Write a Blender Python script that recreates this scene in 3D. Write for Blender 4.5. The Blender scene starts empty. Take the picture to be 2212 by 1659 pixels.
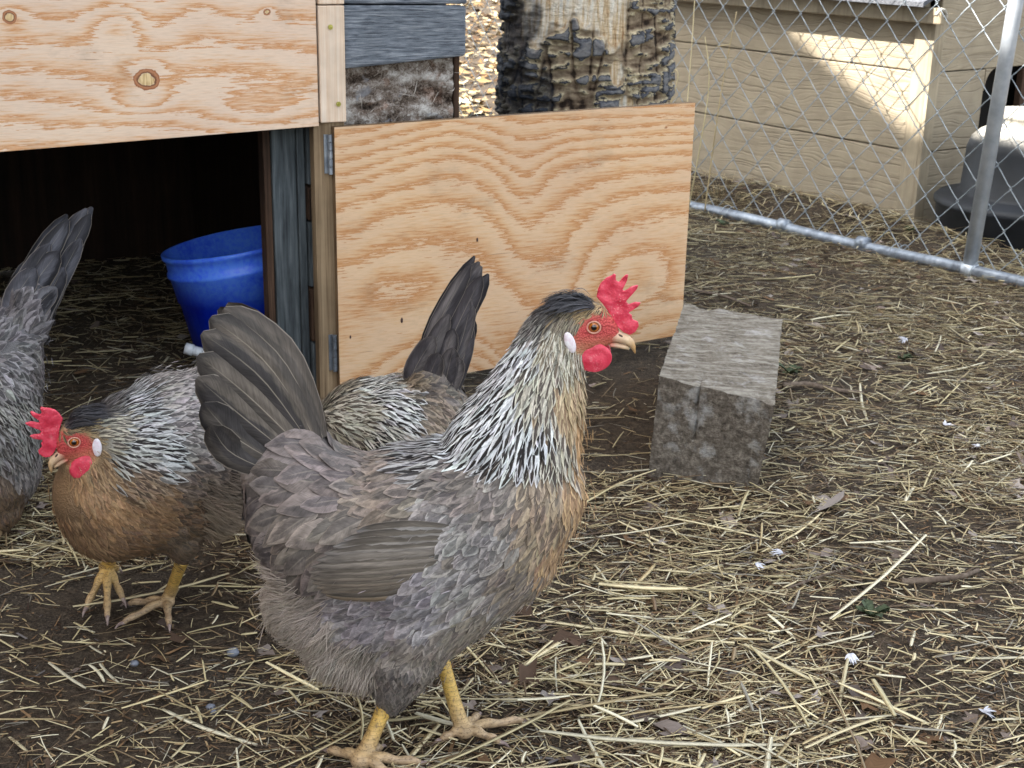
import bpy, bmesh, math, random
import numpy as np
from mathutils import Vector, Matrix, noise
from mathutils.bvhtree import BVHTree
rng = np.random.default_rng(7); random.seed(7)
scene = bpy.context.scene
col = scene.collection
# ------------------------------------------------------------ camera
FPX = 3000.0; CX, CY = 1106.0, 829.5; CAMH = .68
PITCH = math.atan(1020 / FPX); ROLL = .02
_f = np.array([0, math.cos(PITCH), -math.sin(PITCH)]); _r0 = np.array([1., 0, 0]); _u0 = np.cross(_r0, _f)
_r = _r0 * math.cos(ROLL) + _u0 * math.sin(ROLL); _u = -_r0 * math.sin(ROLL) + _u0 * math.cos(ROLL)
O = np.array([0, 0, CAMH])
camd = bpy.data.cameras.new("camera"); cam = bpy.data.objects.new("camera", camd); col.objects.link(cam)
camd.sensor_width = 36; camd.lens = FPX / 2212 * 36; camd.clip_start = .02; camd.clip_end = 500
cam.matrix_world = Matrix(((_r[0], _u[0], -_f[0], 0), (_r[1], _u[1], -_f[1], 0), (_r[2], _u[2], -_f[2], CAMH), (0, 0, 0, 1)))
scene.camera = cam
camd.dof.use_dof = True; camd.dof.focus_distance = 1.2; camd.dof.aperture_fstop = 30.0
# ------------------------------------------------------------ sky, sun, exposure
AZ = math.radians(245); EL = math.radians(49.6)
world = bpy.data.worlds.new("World"); scene.world = world; world.use_nodes = True
wn = world.node_tree.nodes; wl = world.node_tree.links
sky = wn.new('ShaderNodeTexSky'); sky.sky_type = 'NISHITA'; sky.sun_disc = False
sky.sun_elevation = EL; sky.sun_rotation = AZ
sky.dust_density = 3.0; sky.ozone_density = .6
hsv = wn.new('ShaderNodeHueSaturation'); hsv.inputs['Saturation'].default_value = .42   # sky colour muted so shaded surfaces turn neutral
bg = wn['Background']; wl.new(sky.outputs[0], hsv.inputs['Color']); tnt = wn.new('ShaderNodeMix'); tnt.data_type = 'RGBA'; tnt.blend_type = 'MULTIPLY'; tnt.inputs[0].default_value = 1; tnt.inputs[7].default_value = (.99, 1.008, .965, 1); wl.new(hsv.outputs[0], tnt.inputs[6]); wl.new(tnt.outputs[2], bg.inputs[0]); bg.inputs[1].default_value = .15
sd = bpy.data.lights.new("sun", 'SUN'); sd.energy = 5.0; sd.angle = math.radians(.4); sd.color = (1, .95, .86)
so = bpy.data.objects.new("sun", sd); col.objects.link(so)
sdir = Vector((math.sin(AZ) * math.cos(EL), math.cos(AZ) * math.cos(EL), math.sin(EL)))
so.rotation_euler = sdir.to_track_quat('Z', 'Y').to_euler(); so.location = (-4, -3, 6)
scene.view_settings.view_transform = 'Standard'; scene.view_settings.look = 'None'
scene.view_settings.exposure = 2.2; scene.view_settings.gamma = 1

# ------------------------------------------------------------ helpers
def ray(x, y): return (x - CX) / FPX * _r - (y - CY) / FPX * _u + _f
def G(x, y, z=0.): d = ray(x, y); return O + (z - CAMH) / d[2] * d
def PL(x, y, p, n): d = ray(x, y); return O + np.dot(np.asarray(p) - O, n) / np.dot(d, n) * d
def zc(p): return float((np.asarray(p) - O) @ _f)
def nrm(v): v = np.asarray(v, float); return v / np.linalg.norm(v)
def C(r, g, b, k=.85):
    f = lambda c: ((c / 255 + .055) / 1.055) ** 2.4 if c > 10 else c / 255 / 12.92
    return np.array([f(r) * k, f(g) * k, f(b) * k])
def tag(o, label=None, cat=None, group=None, kind=None):
    if label: o['label'] = label
    if cat: o['category'] = cat
    if group: o['group'] = group
    if kind: o['kind'] = kind
    return o
def empty(name, loc, label, cat, group=None):
    o = bpy.data.objects.new(name, None); col.objects.link(o); o.location = tuple(float(c) for c in loc); o.empty_display_size = .05
    o['base'] = [float(c) for c in loc]
    return tag(o, label, cat, group)
def mk(name, V, F, mat, parent=None, attrs=None, smooth=True, mats=None, midx=None, base=None):
    V = np.asarray(V, float).reshape(-1, 3)
    if parent is not None: b = np.array(parent['base'])
    elif base is not None: b = np.asarray(base, float)
    else: b = np.zeros(3)
    me = bpy.data.meshes.new(name)
    if isinstance(F, np.ndarray):
        k = F.shape[1]; n = len(F)
        me.vertices.add(len(V)); me.vertices.foreach_set('co', (V - b).ravel())
        me.loops.add(n * k); me.loops.foreach_set('vertex_index', F.ravel().astype(np.int32))
        me.polygons.add(n); me.polygons.foreach_set('loop_start', np.arange(n, dtype=np.int32) * k)
        me.update(calc_edges=True)
    else:
        me.from_pydata((V - b).tolist(), [], [list(map(int, f)) for f in F])
    me.validate()
    for a, arr in (attrs or {}).items():
        arr = np.asarray(arr, float)
        if arr.ndim == 1:
            at = me.attributes.new(a, 'FLOAT', 'POINT'); at.data.foreach_set('value', arr)
        else:
            at = me.attributes.new(a, 'FLOAT_VECTOR', 'POINT'); at.data.foreach_set('vector', arr.ravel())
    for m in (mats or [mat]): me.materials.append(m)
    if midx is not None: me.polygons.foreach_set('material_index', np.asarray(midx, np.int32))
    me.polygons.foreach_set('use_smooth', np.full(len(me.polygons), smooth))
    me.update()
    o = bpy.data.objects.new(name, me); col.objects.link(o)
    if parent is not None:
        o.parent = parent; o['base'] = [float(c) for c in b]
    else:
        o.location = tuple(b); o['base'] = [float(c) for c in b]
    return o
class MB:
    def __init__(s): s.V = []; s.F = []; s.n = 0
    def add(s, V, F):
        V = np.asarray(V, float).reshape(-1, 3); s.V.append(V); s.F += [tuple(int(i) + s.n for i in f) for f in F]; s.n += len(V)
    def hexa(s, c):  # 8 corners: 0-3 bottom loop, 4-7 top loop
        s.add(c, [(0, 3, 2, 1), (4, 5, 6, 7), (0, 1, 5, 4), (1, 2, 6, 5), (2, 3, 7, 6), (3, 0, 4, 7)])
    def build(s, name, mat, parent=None, **k): return mk(name, np.concatenate(s.V), s.F, mat, parent, **k)
def tube(path, rad, n=8, caps=True, flat=None):
    path = np.asarray(path, float); m = len(path); rad = np.broadcast_to(rad, (m,)) if np.ndim(rad) < 2 else rad
    t = np.gradient(path, axis=0); t /= np.linalg.norm(t, axis=1)[:, None] + 1e-12
    up = np.array([0, 0, 1.]) if abs(t[0][2]) < .9 else np.array([1., 0, 0])
    V = []
    for i in range(m):
        s_ = np.cross(t[i], up); s_ /= np.linalg.norm(s_) + 1e-12; u_ = np.cross(s_, t[i]); up = u_
        for k in range(n):
            a = 2 * math.pi * k / n
            V.append(path[i] + rad[i] * (math.cos(a) * s_ + math.sin(a) * u_ * (flat or 1)))
    F = [(i * n + k, i * n + (k + 1) % n, (i + 1) * n + (k + 1) % n, (i + 1) * n + k) for i in range(m - 1) for k in range(n)]
    if caps: F += [tuple(range(n))[::-1], tuple(range((m - 1) * n, m * n))]
    return np.array(V), F
def ellipsoid(c, ax, n=20, m=12):  # ax: 3 vectors (scaled)
    V = [c + ax[2]]; F = []
    for j in range(1, m):
        ph = math.pi * j / m
        for i in range(n):
            th = 2 * math.pi * i / n
            V.append(c + math.sin(ph) * (math.cos(th) * ax[0] + math.sin(th) * ax[1]) + math.cos(ph) * ax[2])
    V.append(c - ax[2]); L = len(V) - 1
    for i in range(n):
        F.append((0, 1 + i, 1 + (i + 1) % n)); F.append((L, 1 + (m - 2) * n + (i + 1) % n, 1 + (m - 2) * n + i))
    for j in range(m - 2):
        for i in range(n):
            F.append((1 + j * n + i, 1 + (j + 1) * n + i, 1 + (j + 1) * n + (i + 1) % n, 1 + j * n + (i + 1) % n))
    return np.array(V), F
def spline(P, n):
    P = np.asarray(P, float); m = len(P); out = []
    for t in np.linspace(0, m - 1, n):
        i = min(int(t), m - 2); f = t - i
        p0, p1, p2, p3 = P[max(i - 1, 0)], P[i], P[i + 1], P[min(i + 2, m - 1)]
        out.append(.5 * (2 * p1 + (p2 - p0) * f + (2 * p0 - 5 * p1 + 4 * p2 - p3) * f ** 2 + (3 * p1 - p0 - 3 * p2 + p3) * f ** 3))
    return np.array(out)
def remesh(V, F, voxel, smooth=4, fac=.5):
    me = bpy.data.meshes.new('tmp'); me.from_pydata(np.asarray(V).tolist(), [], F); o = bpy.data.objects.new('tmp', me); col.objects.link(o)
    m = o.modifiers.new('r', 'REMESH'); m.mode = 'VOXEL'; m.voxel_size = voxel; m.adaptivity = 0
    if smooth: s_ = o.modifiers.new('s', 'SMOOTH'); s_.iterations = smooth; s_.factor = fac
    bpy.context.view_layer.update(); dg = bpy.context.evaluated_depsgraph_get(); e = o.evaluated_get(dg); q = e.to_mesh()
    VV = np.empty(len(q.vertices) * 3); q.vertices.foreach_get('co', VV); FF = [tuple(p.vertices) for p in q.polygons]
    e.to_mesh_clear(); bpy.data.objects.remove(o); bpy.data.meshes.remove(me)
    return VV.reshape(-1, 3), FF
def ns(p, s=1.): return noise.noise(Vector((float(p[0]) * s, float(p[1]) * s, float(p[2]) * s)))

# ------------------------------------------------------------ materials
class NT:
    def __init__(s, name, rough=.7, spec=.3):
        s.m = bpy.data.materials.new(name); s.m.use_nodes = True; s.t = s.m.node_tree; s.b = s.t.nodes['Principled BSDF']
        s.b.inputs['Roughness'].default_value = rough; s.b.inputs['Specular IOR Level'].default_value = spec
    def nd(s, t, **k):
        n = s.t.nodes.new(t)
        for a, v in k.items(): setattr(n, a, v)
        return n
    def put(s, inp, v):
        if hasattr(v, 'is_output') or isinstance(v, bpy.types.NodeSocket): s.t.links.new(v, inp)
        elif isinstance(v, (tuple, list, np.ndarray)):
            v = [float(q) for q in v]; inp.default_value = v + [1.0] if len(inp.default_value) == 4 and len(v) == 3 else v
        else: inp.default_value = v
    def attr(s, n, comp='Vector'): a = s.nd('ShaderNodeAttribute', attribute_name=n); return a.outputs[comp]
    def math(s, op, a, b=0., c=0.):
        n = s.nd('ShaderNodeMath', operation=op); s.put(n.inputs[0], a); s.put(n.inputs[1], b); s.put(n.inputs[2], c); return n.outputs[0]
    def vmul(s, a, v):
        n = s.nd('ShaderNodeVectorMath', operation='MULTIPLY'); s.put(n.inputs[0], a); s.put(n.inputs[1], v); return n.outputs[0]
    def vadd(s, a, v):
        n = s.nd('ShaderNodeVectorMath', operation='ADD'); s.put(n.inputs[0], a); s.put(n.inputs[1], v); return n.outputs[0]
    def sep(s, v): n = s.nd('ShaderNodeSeparateXYZ'); s.put(n.inputs[0], v); return n.outputs
    def comb(s, x, y, z):
        n = s.nd('ShaderNodeCombineXYZ'); s.put(n.inputs[0], x); s.put(n.inputs[1], y); s.put(n.inputs[2], z); return n.outputs[0]
    def noise(s, v, sc, det=4, rough=.6, dist=0., out=0):
        n = s.nd('ShaderNodeTexNoise'); s.put(n.inputs['Vector'], v); s.put(n.inputs['Scale'], sc); s.put(n.inputs['Detail'], det); s.put(n.inputs['Roughness'], rough); s.put(n.inputs['Distortion'], dist); return n.outputs[out]
    def vor(s, v, sc, feat='F1', out=0):
        n = s.nd('ShaderNodeTexVoronoi', feature=feat); s.put(n.inputs['Vector'], v); s.put(n.inputs['Scale'], sc); return n.outputs[out]
    def ramp(s, f, stops, interp='LINEAR'):
        n = s.nd('ShaderNodeValToRGB'); n.color_ramp.interpolation = interp; e = n.color_ramp.elements
        while len(e) < len(stops): e.new(.5)
        for q, (p, c) in zip(e, stops):
            q.position = p; c = np.atleast_1d(c); q.color = [float(x) for x in (list(c) if len(c) == 3 else [c[0]] * 3)] + [1]
        s.put(n.inputs[0], f); return n.outputs[0]
    def mix(s, f, a, b, mode='MIX'):
        n = s.nd('ShaderNodeMix', data_type='RGBA', blend_type=mode); s.put(n.inputs[0], f); s.put(n.inputs[6], a); s.put(n.inputs[7], b); return n.outputs[2]
    def obj(s): return s.nd('ShaderNodeTexCoord').outputs['Object']
    def geo(s): return s.nd('ShaderNodeNewGeometry').outputs['Position']
    def col(s, c): s.put(s.b.inputs['Base Color'], c); return s
    def bump(s, h, st=.5, d=.002):
        n = s.nd('ShaderNodeBump'); s.put(n.inputs['Height'], h); n.inputs['Strength'].default_value = st; n.inputs['Distance'].default_value = d
        s.t.links.new(n.outputs[0], s.b.inputs['Normal']); return s

def m_soil():
    n = NT('soil', .92, .15); p = n.geo()
    a = n.noise(p, 5, 5, .6); b = n.noise(p, 90, 6, .7); c = n.noise(p, 420, 3, .6)
    base = n.ramp(b, [(.3, C(34, 28, 23)), (.5, C(74, 62, 50)), (.62, C(104, 90, 74)), (.78, C(156, 138, 114))])
    base = n.mix(n.ramp(a, [(.35, 0), (.65, 1)]), base, n.ramp(c, [(.35, C(44, 38, 34)), (.6, C(92, 82, 72)), (.72, C(140, 128, 112))]), 'MIX')
    v = n.vor(p, 130); base = n.mix(n.ramp(v, [(.0, .5), (.16, 0)]), base, C(120, 105, 90))
    return n.col(base).bump(n.math('ADD', b, n.math('MULTIPLY', c, .5)), .9, .008).m
def m_attr(name, rough=.8, spec=.2, streak=True, bumpy=None):
    n = NT(name, rough, spec); c = n.attr('ca'); f = n.attr('fuv')
    if streak:
        q = n.noise(n.vmul(f, (9, 2.2, 60)), 1.0, 4, .7)
        c = n.mix(1, c, n.ramp(q, [(.25, .62), (.5, 1.), (.75, 1.25)]), 'MULTIPLY')
    n.col(c)
    return n.m
def m_feather(name='feather'):
    n = NT(name, .52, .22); ca = n.attr('ca'); cb = n.attr('cb'); s_ = n.sep(n.attr('fuv')); u, v, r = s_[0], s_[1], s_[2]
    au = n.math('ABSOLUTE', u)
    wob = n.noise(n.comb(n.math('MULTIPLY', u, 2.), n.math('MULTIPLY', v, 3.), n.math('MULTIPLY', r, 57.)), 1.2, 3, .6)
    rr_ = n.math('FRACT', n.math('MULTIPLY', r, 7.13)); au2 = n.math('ABSOLUTE', n.math('ADD', u, n.math('MULTIPLY', n.math('SUBTRACT', rr_, .5), 1.3)))
    m1 = n.ramp(n.math('ADD', au2, n.math('MULTIPLY', n.math('SUBTRACT', wob, .5), .9)), [(.42, 1), (.60, 0)])
    m1 = n.math('MULTIPLY', m1, n.ramp(n.math('FRACT', n.math('MULTIPLY', r, 3.71)), [(.0, .45), (.25, 1)]))
    m2 = n.ramp(n.math('ADD', v, n.math('MULTIPLY', n.math('SUBTRACT', wob, .5), .3)), [(.84, 1), (.97, 0)])
    c = n.mix(n.math('MULTIPLY', m1, m2), ca, cb)
    # barbs: fine lines swept forward from the shaft
    bx = n.comb(n.math('MULTIPLY', n.math('SUBTRACT', v, n.math('MULTIPLY', au, .22)), 46.), n.math('MULTIPLY', u, 1.5), n.math('MULTIPLY', r, 91.))
    bb = n.noise(bx, 1., 3, .7)
    c = n.mix(1, c, n.ramp(bb, [(.25, .66), (.5, 1.), (.75, 1.3)]), 'MULTIPLY')
    lg = n.noise(n.comb(n.math('MULTIPLY', u, 1.2), n.math('MULTIPLY', v, 3.5), n.math('MULTIPLY', r, 33.)), 1.6, 2, .5)
    c = n.mix(1, c, n.ramp(lg, [(.3, .70), (.5, 1.), (.7, 1.27)]), 'MULTIPLY')
    edge = n.ramp(au, [(.80, 0), (.97, 1)])
    c = n.mix(n.math('MULTIPLY', edge, .16), c, n.mix(1, c, (1.75, 1.65, 1.55), 'MULTIPLY'))
    quill = n.math('GREATER_THAN', r, 1.5)
    tipd = n.math('MULTIPLY', quill, n.ramp(v, [(.55, 0), (.98, .55)])); c = n.mix(tipd, c, n.mix(1, c, (.42, .42, .46), 'MULTIPLY'))
    sh = n.math('MULTIPLY', n.math('MULTIPLY', n.ramp(n.math('DIVIDE', au, n.math('SUBTRACT', 1.0, n.math('MULTIPLY', quill, .55))), [(.03, 1), (.08, 0)]), n.ramp(v, [(.5, .7), (.95, .0)])), n.math('ADD', n.math('MULTIPLY', n.math('GREATER_THAN', r, 3.5), .5), .38))
    c = n.mix(sh, c, n.mix(.5, c, C(225, 210, 190)))
    dkE = n.math('MULTIPLY', quill, n.ramp(au, [(.35, 0), (.9, .75)])); rim = n.math('MULTIPLY', quill, n.ramp(au, [(.93, 0), (.98, .5)])); c = n.mix(dkE, c, n.mix(1, c, (.36, .35, .37), 'MULTIPLY')); c = n.mix(rim, c, C(176, 164, 152))  # camber shading put into the colour: quill edges darkened, thin rim lightened
    n.col(c).bump(bb, .35, .0006)
    return n.m
def m_fluff():
    n = NT('fluff', .75, .1); ca = n.attr('ca'); s_ = n.sep(n.attr('fuv'))
    c = n.mix(1, ca, n.ramp(s_[1], [(0, .75), (1, 1.2)]), 'MULTIPLY'); n.col(c); return n.m
def m_ply(name, light, tan, orange, jag=1.1):
    n = NT(name, .62, .25); a = n.attr('pc'); s_ = n.sep(a); x, z, g = s_[0], s_[1], s_[2]
    st = n.noise(n.comb(n.math('MULTIPLY', x, 26), n.math('MULTIPLY', z, 330), 0.), 1, 4, .65)
    st2 = n.noise(n.comb(n.math('MULTIPLY', x, 60), n.math('MULTIPLY', z, 900), 3.), 1, 3, .6)
    lo = n.noise(n.comb(n.math('MULTIPLY', x, 5), n.math('MULTIPLY', z, 9), 9.), 1, 3, .5)
    gg = n.math('ADD', g, n.math('MULTIPLY', n.math('SUBTRACT', st, .5), jag)); gg = n.math('ADD', gg, n.math('MULTIPLY', lo, .7))
    f = n.math('FRACT', gg)
    c = n.ramp(f, [(0, light), (.34, light * .98), (.62, tan * .6 + light * .4), (.86, orange * .6 + tan * .4), (.95, orange), (1., light)])
    c = n.mix(1, c, n.ramp(st2, [(.25, .84), (.5, 1.), (.8, 1.08)]), 'MULTIPLY')
    c = n.mix(1, c, n.ramp(lo, [(.3, (.93, .90, .90)), (.7, (1.04, 1.03, 1.0))]), 'MULTIPLY')
    crk = n.noise(n.comb(n.math('MULTIPLY', x, 14), n.math('MULTIPLY', z, 420), 21.), 1, 2, .5)
    c = n.mix(n.ramp(crk, [(.70, 0), (.76, .55)]), c, C(120, 84, 60))
    sm = n.noise(n.comb(n.math('MULTIPLY', x, 9), n.math('MULTIPLY', z, 13), 31.), 1, 6, .7); c = n.mix(n.ramp(sm, [(.56, 0), (.72, .32)]), c, C(134, 112, 92))
    k = n.sep(n.attr('kn'))  # knots: x = radial distance (1 at the rim)
    kr = n.math('ADD', k[0], n.math('MULTIPLY', n.math('SUBTRACT', n.noise(n.comb(n.math('MULTIPLY', x, 90), n.math('MULTIPLY', z, 90), 0.), 1, 3, .6), .5), .55))
    c = n.mix(n.ramp(kr, [(.55, 0), (.62, 1), (1.0, 1), (1.25, 0)]), c, n.ramp(kr, [(.60, C(86, 46, 28)), (.8, C(190, 132, 96)), (1., C(150, 92, 60))]))
    inner = n.ramp(n.noise(n.comb(n.math('MULTIPLY', x, 500), n.math('MULTIPLY', z, 60), 5.), 1, 2, .5), [(.35, C(196, 160, 110)), (.6, C(236, 208, 160))])
    c = n.mix(n.ramp(kr, [(.52, 1), (.60, 0)]), c, inner)
    n.col(c).bump(n.math('ADD', st, n.math('MULTIPLY', st2, .5)), .25, .0008)
    return n.m
def m_wood(name, stops, sx=10, sy=220, axis=0, rough=.8, bumpd=.0015, low=None, dist=.3):
    # axis: direction of the grain in the object's own coordinates
    n = NT(name, rough, .2); a = n.attr('pc'); s_ = n.sep(a)
    X, Y = (s_[0], s_[1]) if axis == 0 else (s_[1], s_[0])
    v = n.comb(n.math('MULTIPLY', X, sx), n.math('MULTIPLY', Y, sy), n.math('MULTIPLY', s_[2], 30))
    q = n.noise(v, 1, 6, .65, dist); c = n.ramp(q, stops)
    big = n.noise(n.vmul(a, (9, 9, 9)), 1, 4, .6)
    c = n.mix(1, c, n.ramp(big, [(.3, .72), (.55, 1.), (.75, 1.22)]), 'MULTIPLY')
    n.col(c).bump(q, .7, bumpd); return n.m
def m_metal():
    n = NT('galvanised_steel', .38, .5); n.b.inputs['Metallic'].default_value = .45; p = n.obj()
    a = n.noise(p, 60, 5, .6); b = n.noise(p, 14, 4, .6)
    n.col(n.ramp(n.math('ADD', n.math('MULTIPLY', a, .5), n.math('MULTIPLY', b, .5)), [(.35, C(96, 102, 112)), (.55, C(150, 158, 170)), (.72, C(196, 202, 210))]))
    n.put(n.b.inputs['Roughness'], n.ramp(a, [(.3, .28), (.7, .5)])); return n.m
def m_plastic(name, c1, c2, dust, rough=.45, dz=(.06, .6, -1)):
    n = NT(name, rough, .4); p = n.obj(); a = n.noise(p, 12, 5, .6); b = n.noise(p, 150, 3, .7)
    nz = n.sep(n.nd('ShaderNodeNewGeometry').outputs['Normal'])[2]
    c = n.ramp(a, [(.35, c1), (.65, c2)])
    m = n.math('MULTIPLY', n.math('MULTIPLY', n.ramp(nz, [(.2, dz[0]), (.8, dz[1])]), n.ramp(n.sep(p)[2], [(dz[2], 0), (dz[2] + .03, 1)])), n.ramp(n.math('ADD', n.math('MULTIPLY', a, .5), n.math('MULTIPLY', b, .5)), [(.35, .2), (.6, 1)]))
    c = n.mix(m, c, dust); n.col(c).bump(b, .3, .001); return n.m
def m_siding():
    n = NT('painted_siding', .7, .2); a = n.attr('pc'); s_ = n.sep(a)
    w = n.noise(n.comb(n.math('MULTIPLY', s_[0], 4), n.math('MULTIPLY', s_[1], 9), 0.), 1, 2, .5)
    q = n.noise(n.comb(n.math('MULTIPLY', s_[0], 3.0), n.math('ADD', n.math('MULTIPLY', s_[1], 190), n.math('MULTIPLY', w, 16)), 2.), 1, 2, .5)
    c = n.ramp(n.noise(n.vmul(a, (20, 20, 20)), 1, 4, .6), [(.3, C(146, 134, 116)), (.7, C(162, 150, 130))])
    c = n.mix(n.ramp(q, [(.34, .42), (.42, 0)]), c, C(112, 100, 84))
    n.col(c).bump(n.ramp(q, [(.3, 0), (.5, 1)]), .8, .0015); return n.m
def m_bark():
    n = NT('bark', .9, .12); h = n.attr('bh'); p = n.obj(); s_ = n.sep(h)
    f = n.noise(n.vmul(p, (120, 120, 80)), 1, 6, .75); sc = n.noise(n.vmul(p, (46, 46, 110)), 1, 5, .65)
    g = n.math('ADD', s_[0], n.math('ADD', n.math('MULTIPLY', n.math('SUBTRACT', sc, .5), .62), n.math('MULTIPLY', n.math('SUBTRACT', f, .5), .30)))
    c = n.ramp(g, [(.05, C(52, 42, 36)), (.18, C(112, 94, 78)), (.38, C(160, 142, 120)), (.47, C(176, 158, 130)), (.50, C(220, 206, 172)), (.535, C(190, 176, 150)), (.56, C(44, 42, 46)), (.64, C(100, 102, 110)), (.76, C(138, 136, 136)), (.92, C(84, 84, 90))])
    c = n.mix(s_[1], c, n.ramp(n.noise(n.vmul(p, (120, 120, 12)), 1, 5, .65), [(.3, C(150, 104, 62)), (.42, C(212, 186, 150)), (.6, C(238, 230, 216)), (.75, C(180, 176, 178))]))
    c = n.mix(n.math('MULTIPLY', s_[2], .78), c, n.ramp(f, [(.35, C(20, 22, 28)), (.7, C(66, 72, 84))]))
    n.col(c).bump(n.math('ADD', sc, n.math('MULTIPLY', f, .6)), .9, .010); return n.m
def m_concrete_timber():
    n = NT('weathered_timber', .9, .12); p = n.obj()
    a = n.noise(p, 28, 5, .65); b = n.noise(p, 130, 6, .75); g = n.noise(n.vmul(p, (25, 160, 160)), 1, 4, .6)
    nz = n.sep(n.nd('ShaderNodeNewGeometry').outputs['Normal'])[2]
    side = n.mix(n.ramp(a, [(.54, 0), (.70, .6)]), n.ramp(b, [(.3, C(56, 50, 45)), (.5, C(100, 92, 84)), (.7, C(146, 138, 128))]), C(184, 184, 184))
    top = n.ramp(n.math('ADD', n.math('MULTIPLY', g, .6), n.math('MULTIPLY', b, .4)), [(.32, C(74, 66, 58)), (.46, C(124, 116, 106)), (.60, C(164, 158, 148))])
    top = n.mix(n.ramp(a, [(.58, 0), (.7, .6)]), top, C(196, 194, 194))
    c = n.mix(n.ramp(nz, [(.5, 0), (.75, 1)]), side, top)
    n.col(c).bump(n.math('ADD', g, b), .8, .004); return n.m
def m_skin():
    n = NT('hen_skin', .55, .3); s_ = n.sep(n.attr('hl')); x, y, cvr = s_[0], s_[1], s_[2]
    q = n.attr('hl'); nn = n.noise(n.vmul(q, (1, 1, 0)), 160, 3, .6); vo = n.vor(n.vmul(q, (1, 1, 0)), 700)
    dx = n.math('SUBTRACT', x, .0045); dy = n.math('ADD', y, .0065)
    r = n.math('SQRT', n.math('ADD', n.math('MULTIPLY', n.math('MULTIPLY', dx, dx), .72), n.math('MULTIPLY', dy, dy)))
    r = n.math('ADD', r, n.math('MULTIPLY', n.math('SUBTRACT', nn, .5), .010))
    red = n.ramp(vo, [(.1, C(226, 104, 98)), (.5, C(205, 80, 80)), (.9, C(170, 62, 62))])
    red = n.mix(n.ramp(n.math('MULTIPLY', y, -60.), [(.35, 0), (.9, .7)]), red, C(196, 128, 98))
    c = n.mix(n.ramp(r, [(.0150, 0), (.0185, 1)]), red, C(184, 150, 112))
    under = n.attr('ca')
    c = n.mix(cvr, under, c)
    n.col(c).bump(vo, .8, .0012); return n.m
def m_shank():
    n = NT('yellow_scales', .45, .35); p = n.obj(); s_ = n.attr('ca'); z = n.sep(n.attr('hl'))[0]
    rings = n.math('FRACT', n.math('MULTIPLY', z, 330.)); q = n.noise(p, 160, 3, .6)
    c = n.mix(1, s_, n.ramp(rings, [(0, .55), (.22, 1.), (1, .92)]), 'MULTIPLY'); c = n.mix(1, c, n.ramp(q, [(.3, .75), (.7, 1.15)]), 'MULTIPLY'); dq = n.noise(p, 420, 3, .7); c = n.mix(n.ramp(dq, [(.54, 0), (.62, .6)]), c, C(92, 72, 56))
    n.col(c).bump(rings, .35, .0006); return n.m
def m_comb():
    n = NT('comb_red', .42, .45); p = n.obj(); v = n.vor(p, 620); q = n.noise(p, 140, 4, .6); a = n.noise(p, 60, 3, .6)
    c = n.ramp(q, [(.3, C(206, 44, 70)), (.6, C(232, 74, 98)), (.8, C(244, 136, 146))])
    c = n.mix(n.math('MULTIPLY', n.ramp(v, [(0, .8), (.35, 0)]), n.ramp(a, [(.5, 0), (.65, .8)])), c, C(255, 200, 196))
    n.b.inputs['Subsurface Weight'].default_value = .15; n.b.inputs['Subsurface Radius'].default_value = (.004, .001, .001)
    n.col(c).bump(n.math('ADD', q, n.math('MULTIPLY', v, -.6)), .4, .0007); return n.m
def m_flat(name, c1, c2, sc=60, rough=.5, spec=.3, bd=.001, dv=None):
    n = NT(name, rough, spec); p = n.obj(); q = n.noise(p if dv is None else n.vmul(p, dv), sc, 5, .65)
    n.col(n.ramp(q, [(.32, c1), (.68, c2)])).bump(q, .5, bd); return n.m
def m_eye():
    n = NT('eye', .06, .6); s_ = n.sep(n.attr('hl')); r = s_[0]; q = n.noise(n.attr('hl'), 900, 3, .6)
    c = n.ramp(r, [(0, (.004, .003, .003)), (.40, (.006, .004, .004)), (.46, C(110, 52, 14)), (.72, C(206, 118, 36)), (.92, C(120, 58, 20)), (1, C(50, 20, 12))])
    n.col(c); n.b.inputs['Coat Weight'].default_value = .6; return n.m
def m_beak():
    n = NT('beak', .35, .4); s_ = n.sep(n.attr('hl')); x, y = s_[0], s_[1]; q = n.noise(n.attr('hl'), 300, 3, .6)
    c = n.ramp(n.math('MULTIPLY', n.math('SUBTRACT', x, .014), 50.), [(0, C(205, 110, 96)), (.25, C(214, 176, 150)), (.7, C(226, 196, 160)), (1, C(196, 150, 96))])
    c = n.mix(1, c, n.ramp(q, [(.3, .86), (.7, 1.1)]), 'MULTIPLY'); n.col(c); return n.m

M = {}
M['soil'] = m_soil(); M['straw'] = m_attr('straw', .55, .3); M['leaf'] = m_attr('dead_leaf', .8, .15)
M['feather'] = m_feather(); M['fluff'] = m_fluff(); M['skin'] = m_skin(); M['shank'] = m_shank(); M['comb'] = m_comb(); M['eye'] = m_eye(); M['beak'] = m_beak()
M['ply_new'] = m_ply('plywood_new', C(238, 212, 190), C(230, 190, 154), C(208, 146, 92), 1.7)
M['ply_door'] = m_ply('plywood_worn', C(226, 192, 158), C(214, 168, 122), C(192, 132, 82), 1.8)
M['ply_edge'] = m_wood('plywood_edge', [(.3, C(84, 66, 50)), (.5, C(128, 104, 80)), (.7, C(160, 134, 104))], 8, 500, 1)
M['lumber'] = m_wood('new_lumber', [(.3, C(212, 176, 146)), (.48, C(232, 206, 182)), (.7, C(244, 228, 212))], 3, 260, 1, .7, .0006)
M['lumber_old'] = m_wood('aged_lumber', [(.3, C(98, 78, 60)), (.5, C(146, 124, 98)), (.7, C(170, 148, 120))], 4, 260, 1, .8, .001)
M['grey_plank'] = m_wood('weathered_plank', [(.30, C(50, 54, 62)), (.42, C(100, 106, 116)), (.55, C(134, 140, 150)), (.7, C(172, 176, 182))], 34, 520, 0, .85, .0025)
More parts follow.
